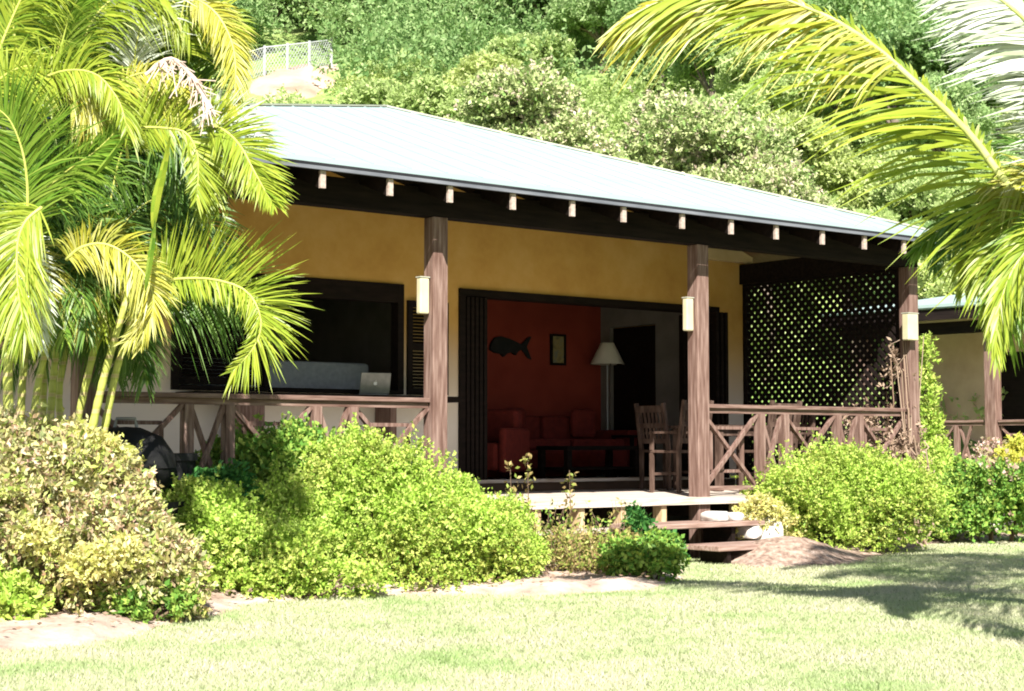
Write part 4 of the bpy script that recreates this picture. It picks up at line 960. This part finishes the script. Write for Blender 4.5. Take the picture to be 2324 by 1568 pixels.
# spear leaves not yet open
for lst, w_ in (([(347, 520), (355, 450), (372, 380), (386, 310)], .05), ([(215, 400), (255, 350), (290, 300)], .035), ([(330, 660), (345, 560), (352, 500)], .03)):
    c = catmull(px(lst, 10.2), 12); b = MB(); n = len(c)
    for i in range(n - 1):
        wa = w_ * math.sin(math.pi * (i / (n - 1)) ** .7 * .98 + .02) * .5 + .004; wb_ = w_ * math.sin(math.pi * ((i + 1) / (n - 1)) ** .7 * .98 + .02) * .5 + .004
        a, d = Vector(c[i]), Vector(c[i + 1]); s_ = Vector((1, .2, .1)).normalized(); f_ = Vector((0, -.02, 0))
        b.poly([a - s_ * wa, a + f_, d + f_, d - s_ * wb_]); b.poly([a + f_, a + s_ * wa, d + s_ * wb_, d + f_])
    b.build('spear_leaf', M['palm_g'] if w_ < .04 else M['palm_l'], PL)
# dried flower stalk
c = catmull(px([(330, 170), (385, 133), (430, 165), (455, 205), (478, 248)], 10.4), 16); b = MB(); b.tube([Vector(p) for p in c], list(np.linspace(.012, .02, 16)), 6)
for i in range(2, 16):
    for j in range(7):
        p = Vector(c[i]); d = Vector((rg.normal() * .06, rg.normal() * .03, -abs(rg.normal()) * .10)); b.tube([p, p + d], [.006, .004], 4)
b.build('flower_stalk', M['inflor'], PL)

# ------------------------------------------------------------------ right coconut palm (trunk outside the picture, fronds reach in)
KS = 1.28
CP = at(2520, 300, 9.7); CP.z = 4.0
PR = empty('coconut_palm', (CP.x + .6, CP.y + .3, 0)); tag(PR, 'coconut palm leaning in from the right with long arching yellow-green fronds', 'palm tree')
def loc2(P): return Vector(P) - PR.location
def px2(lst, Y0, Y1): k = len(lst); return [loc2(at(x, y, KS * (Y0 + (Y1 - Y0) * i / (k - 1)))) for i, (x, y) in enumerate(lst)]
crown = at(2480, 620, 9.7)
c = catmull([Vector((0, 0, 0)), Vector((-.1, 0, .8)), Vector((-.3, -.1, 1.5)), loc2(crown)], 24)
MB().tube([Vector(p) for p in c], [.16 - .05 * i / 23 + (.012 if i % 2 else 0) for i in range(24)], 14).build('trunk', M['bark'], PR, smooth=True)
def G(lst, m, Y0, Y1, **k):
    for q in ('L', 'width', 'rr'):
        if q in k: k[q] *= KS
    return frond(PR, px2(lst, Y0, Y1), M[m], rmat='rachis_r', **k)
G([(2470, 600), (2390, 540), (2324, 465), (2259, 384), (2206, 311), (2142, 247), (2069, 180), (1982, 104), (1888, 43), (1790, 5), (1680, -15), (1580, -12), (1500, 5)], 'palm_l', 7.6, 7.3, L=.66, n=84, hint=(.05, -1, .35), droop=.26, lift=-.02, start=.08, width=.036, rr=.024, sides=(0.16, 1), a0=62, a1=14, wild=.09, lprof=lambda t: .75 + .35 * np.sin(np.pi * t) - .35 * t ** 3)
G([(1860, 30), (1760, -8), (1660, -20), (1560, -12), (1480, 10), (1420, 40)], 'palm_y', 7.35, 7.3, L=.46, n=72, hint=(0, -1, .4), droop=.25, lift=-.1, start=.02, width=.032, rr=.008, sides=(.3, 1), a0=38, a1=8)
G([(2040, 150), (1982, 104), (1888, 43), (1790, 5), (1680, -15)], 'palm_y', 7.4, 7.35, L=.40, n=40, hint=(0, -1, .5), droop=.5, lift=-.1, start=.02, width=.03, rr=0, sides=(.0, 1), a0=60, a1=30)
# hanging fronds at the right edge
G([(2470, 560), (2400, 470), (2320, 450), (2230, 480), (2150, 510), (2080, 570)], 'palm_g', 7.9, 7.7, L=.24, n=60, hint=(0, -.6, 1), droop=.6, start=.2, width=.03, rr=.012, sides=(1, 1), a0=60, a1=20)
G([(2470, 560), (2400, 480), (2320, 500), (2260, 580), (2250, 650), (2250, 720)], 'palm_l', 7.5, 7.3, L=.24, n=64, hint=(0, -.8, .5), droop=.5, start=.2, width=.03, rr=.012, a0=50, a1=15)
G([(2470, 560), (2420, 500), (2350, 520), (2310, 600), (2290, 660), (2290, 710)], 'palm_g', 7.3, 7.1, L=.24, n=60, hint=(0, -.8, .5), droop=.5, start=.2, width=.03, rr=.012, a0=50, a1=15)
G([(2400, 480), (2330, 430), (2260, 440), (2200, 480), (2150, 540), (2120, 600)], 'palm_d', 7.7, 7.6, L=.16, n=60, hint=(0, -.8, .6), droop=.6, start=.1, width=.026, rr=.01, a0=55, a1=15)
G([(2480, 600), (2440, 480), (2390, 380), (2330, 330), (2260, 330)], 'palm_d', 8.0, 8.4, L=.4, n=60, hint=(0, -.5, 1), droop=.5, start=.15, rr=.014)
G([(2480, 570), (2430, 530), (2360, 540), (2300, 610), (2268, 700), (2262, 800)], 'palm_l', 7.0, 6.9, L=.2, n=70, hint=(0, -.8, .5), droop=.5, start=.2, width=.026, rr=.010, a0=45, a1=12)
G([(2480, 560), (2410, 470), (2340, 440), (2270, 470), (2210, 550), (2190, 640)], 'palm_l', 7.8, 7.7, L=.27, n=70, hint=(0, -.8, .5), droop=.5, start=.15, width=.03, rr=.012, a0=55, a1=15)
G([(2480, 520), (2410, 420), (2350, 400), (2290, 420), (2250, 480)], 'palm_y', 7.6, 7.5, L=.3, n=60, hint=(0, -.8, .6), droop=.6, start=.1, width=.028, rr=.01, a0=60, a1=25)
# silvery frond at the top right corner
G([(2560, 420), (2470, 230), (2390, 110), (2310, 30), (2230, -30), (2140, -70)], 'palm_w', 6.9, 6.7, L=.46, n=100, hint=(.05, -1, .2), droop=.16, lift=-.05, start=.1, width=.036, rr=.018, sides=(.3, 1), a0=62, a1=30, wild=.05)
G([(2560, 520), (2490, 400), (2430, 290), (2380, 200), (2350, 130)], 'palm_w', 7.1, 7.0, L=.42, n=90, hint=(.05, -1, .2), droop=.14, start=.1, width=.026, rr=.012, sides=(.2, 1), a0=60, a1=40)
for k, (az, el, ln) in enumerate(((5, 18, 2.4), (50, 15, 2.2), (85, 12, 2.2), (-35, 25, 2.2), (-62, 30, 2.3), (-84, 35, 2.3), (-100, 45, 2.1))):
    a = R(az); d = Vector((math.cos(a), math.sin(a), 0)); c0 = loc2(crown); e_ = math.tan(R(el))
    pts = [c0, c0 + d * ln * .3 + Vector((0, 0, ln * .38 * (.6 + e_))), c0 + d * ln * .65 + Vector((0, 0, ln * .42 * (.6 + e_))), c0 + d * ln * .95 + Vector((0, 0, ln * .18)), c0 + d * ln * 1.1 + Vector((0, 0, -ln * .1))]
    frond(PR, pts, M['palm_g'], L=.6, n=60, hint=(0, 0, 1), droop=.5, start=.1, width=.05, rr=.018, rmat='rachis_r', seg=4, a0=65, a1=25)
# taller palm further right: its crown is above the picture, its fronds throw the shadow on the lawn
PT = empty('coconut_palm', (6.3, 9.6, 0)); tag(PT, 'tall coconut palm outside the right edge whose frond tips hang at the top', 'palm tree')
tc_ = Vector((-.5, .2, 4.6))
c = catmull([Vector((0, 0, 0)), Vector((.15, 0, 1.5)), Vector((0, .1, 3.2)), tc_], 24)
MB().tube([Vector(p) for p in c], [.15 - .05 * i / 23 + (.012 if i % 2 else 0) for i in range(24)], 14).build('trunk', M['bark'], PT, smooth=True)
for k, (az, ln, rise, drop) in enumerate(((176, 2.9, .55, -.15), (158, 2.7, .5, -.1), (196, 2.9, .6, -.2), (140, 2.4, .6, .0), (215, 2.3, .7, -.1), (120, 2.2, .4, -.4), (90, 2.2, .4, -.5), (50, 2.2, .4, -.6), (0, 2.3, .4, -.7), (-50, 2.3, .4, -.7), (-90, 2.2, .5, -.5), (245, 2.0, .7, -.3))):
    a = R(az); d = Vector((math.cos(a), math.sin(a), 0))
    pts = [tc_, tc_ + d * ln * .3 + Vector((0, 0, rise * .75)), tc_ + d * ln * .62 + Vector((0, 0, rise)), tc_ + d * ln * .88 + Vector((0, 0, rise * .6)), tc_ + d * ln * 1.05 + Vector((0, 0, drop))]
    frond(PT, pts, M['palm_g'], L=.62, n=80, hint=(0, 0, 1), droop=.45, start=.1, width=.055, rr=.02, rmat='rachis_r', seg=4, a0=65, a1=25)

# =================================================================== HILL VEGETATION
def crown_mesh(name, lobes, n, k, L, Wd, m, parent, seed, **kw):
    V, F = sprigs(lobes, n, k, L, Wd, np.random.default_rng(seed), **kw); return npmesh(name, V, F, M[m], parent)
def tree(base, h, r, m, label, seed, n=2600, L=.16, group=None, nl=9, name='broadleaf_tree', flat=.75, blossom=None):
    rg = np.random.default_rng(seed); t = plant(name, base, label, 'tree', group)
    lobes = []
    for i in range(nl):
        a = 6.283 * i / nl + rg.random(); rr = r * rg.uniform(.25, .72) if i else 0
        zz = h * rg.uniform(.5, .82) if i else h * .78
        s_ = r * rg.uniform(.34, .52); lobes.append((rr * math.cos(a), rr * math.sin(a), zz, s_, s_, s_ * flat))
    big = lobes; lobes = lumpy(lobes, rg, 5, (.3, .5))
    crown_mesh('crown', lobes, n, 9, L, L * .5, m, t, seed + 1, slen=L * 2.4, depth=.45)
    if blossom:
        lb = [(l[0], l[1], l[2] + .05, l[3] * 1.04, l[4] * 1.04, l[5] * 1.04) for l in lobes]
        crown_mesh('blossom', lb, n // 9, 8, L * .7, L * .4, blossom, t, seed + 2, slen=L * 1.6, depth=.08, low=.1)
    b = MB(); b.tube([(0, 0, -.4), (.1, 0, h * .25), (0, .1, h * .5)], [r * .08, r * .06, r * .04], 8)
    for l in big[:6]: b.tube([(0, .05, h * .35), Vector((l[0] * .5, l[1] * .5, h * .5)), (l[0], l[1], l[2])], [r * .035, r * .025, r * .012], 6)
    b.build('trunk', M['bark'], t)
    return t
M['f_bloss'] = leafmat('cream_blossom', [(.62, .52, .4), (.7, .56, .48), (.58, .56, .34)], trans=.25)
def ontop(x, Y): X = (x - 1162) / 3700 * Y; return Vector((X, Y, float(hz(np.array(X), np.array(Y)))))
# flowering trees behind the roof; crown top at pixel row ytop
def htree(x, Y, ytop, rpx, m, label, seed, **kw):
    b0 = ontop(x, Y); top = at(x, ytop, Y).z; h = max(1.6, (top - b0.z)); r = rpx / 3700 * Y
    return tree(b0, h, r, m, label, seed, **kw)
htree(1250, 31, 125, 230, 'f_mango', 'flowering tree with cream and pink tips right behind the roof, leftmost of the three', 101, n=8500, L=.10, blossom='f_bloss', group='flowering trees behind the roof', nl=13, name='flowering_tree')
htree(1530, 32.5, 150, 240, 'f_mango', 'largest flowering tree with cream tips, above the middle of the roof slope', 103, n=9500, L=.10, blossom='f_bloss', group='flowering trees behind the roof', nl=14, name='flowering_tree')
htree(1740, 31, 300, 170, 'f_mango', 'lower flowering tree just above the right part of the roof', 105, n=6000, L=.10, blossom='f_bloss', group='flowering trees behind the roof', nl=11, name='flowering_tree')
htree(1020, 34, 195, 110, 'f_mango', 'small pale flowering tree near the roof peak', 107, n=2600, L=.12, blossom='f_bloss', group='flowering trees behind the roof', nl=8, name='flowering_tree')
ht = [(620, 62, -40, 150, 'f_hill3'), (760, 60, -60, 150, 'f_hill2'), (880, 59, -30, 130, 'f_hill2'), (1000, 60, -80, 150, 'f_hill3'), (1120, 58, -40, 130, 'f_hill2'), (1250, 57, -60, 140, 'f_hill3'), (1370, 55, -20, 130, 'f_hill2'),
      (1500, 52, 20, 120, 'f_hill3'), (1620, 48, 40, 120, 'f_hill2'), (1760, 44, 60, 130, 'f_hill1'), (1900, 46, 80, 130, 'f_hill2'), (2040, 43, 60, 140, 'f_hill3'), (2150, 40, 130, 120, 'f_hill2'), (2270, 42, 60, 150, 'f_hill3'),
      (1850, 36, 250, 130, 'f_hill4'), (1990, 35, 330, 120, 'f_hill4'), (2110, 33, 350, 130, 'f_hill1'), (2230, 34, 300, 130, 'f_hill2'), (2330, 33, 380, 120, 'f_hill1'), (2180, 30, 500, 110, 'f_hill4'), (1930, 31, 440, 90, 'f_hill1'), (2050, 30.5, 470, 90, 'f_hill2'), (2300, 30, 520, 100, 'f_hill1'),
      (860, 44, 185, 70, 'f_hill1'), (980, 42, 175, 80, 'f_hill1'), (1100, 45, 120, 90, 'f_hill4'), (1200, 50, 80, 100, 'f_hill1'), (560, 40, 210, 60, 'f_hill4'), (1650, 37, 190, 110, 'f_hill1'),
      (480, 55, 30, 130, 'f_hill3'), (380, 52, 60, 140, 'f_hill2'), (250, 50, 60, 150, 'f_hill3'), (100, 50, 80, 150, 'f_hill2'), (-20, 48, 120, 140, 'f_hill3')]
kinds = {'f_hill1': 'bright green', 'f_hill2': 'mid green', 'f_hill3': 'dark green', 'f_hill4': 'yellow-green'}
for i, (x, Y, yt, rp, m) in enumerate(ht):
    place = ('above the palm clump' if x < 540 else 'above the fence and bare slope' if x < 840 else 'above the roof peak' if x < 1180 else 'above the flowering trees' if x < 1700 else 'behind the long coconut frond' if x < 2120 else 'at the right edge')
    size = 'large' if rp >= 130 else 'mid-sized' if rp >= 100 else 'small'
    row = 'high on the hillside' if Y > 50 else 'halfway up the slope' if Y > 38 else 'at the foot of the hill'
    htree(x, Y, yt, rp, m, f'{size} {kinds[m]} tree {row}, {place}', 200 + 3 * i, n=3600 if Y > 40 else 4600, L=.15 if Y > 40 else .12, nl=10, group='trees on the hillside')
# undergrowth: low scrub over the slope, and the wood that closes the top
def scrub(name, label, cat, xr, yr, cnt, rs, m, seed, n, L, avoid=True, hs=(.5, 1.2)):
    rg = np.random.default_rng(seed); lobes = []
    while len(lobes) < cnt:
        Y = rg.uniform(*yr); x = rg.uniform(*xr); X = (x - 1162) / 3700 * Y
        if avoid and inpoly(np.array([X]), np.array([Y]), [(p[0], p[1]) for p in ppoly])[0]: continue
        if avoid and fp[0].x - .5 < X < fp[-1].x + .8 and min(p.y for p in fp) - 5 < Y < max(p.y for p in fp) + .8: 
            if rg.random() < .9 or 1: continue
        r = rg.uniform(*rs); lobes.append((X, Y, float(hz(np.array(X), np.array(Y))) + r * rg.uniform(*hs) * .4, r, r, r * .75))
    V, F = sprigs(lobes, n, 8, L, L * .5, rg, slen=L * 2.4, depth=.3, low=-.1); o = npmesh(name, V, F, M[m]); tag(o, label, cat, kind='stuff')
scrub('hill_scrub', 'light green scrub and tall grass covering the lower slope', 'scrub', (-900, 3200), (29, 52), 720, (.4, 1.2), 'f_hill1', 301, 50000, .15)
scrub('hill_scrub', 'yellow-green grassy scrub spread over the lower slope', 'scrub', (-900, 3200), (29, 50), 380, (.3, .8), 'f_hill4', 302, 26000, .13)
scrub('hill_wood', 'dense green wood covering the upper hillside', 'woodland', (-1000, 3400), (54, 90), 460, (1.3, 3.2), 'f_hill2', 303, 90000, .19, hs=(.5, 3.0))
scrub('hill_wood', 'dark green thicket among the upper hillside wood', 'woodland', (-1000, 3400), (50, 86), 250, (1.0, 2.4), 'f_hill3', 304, 42000, .19, hs=(.3, 1.8))
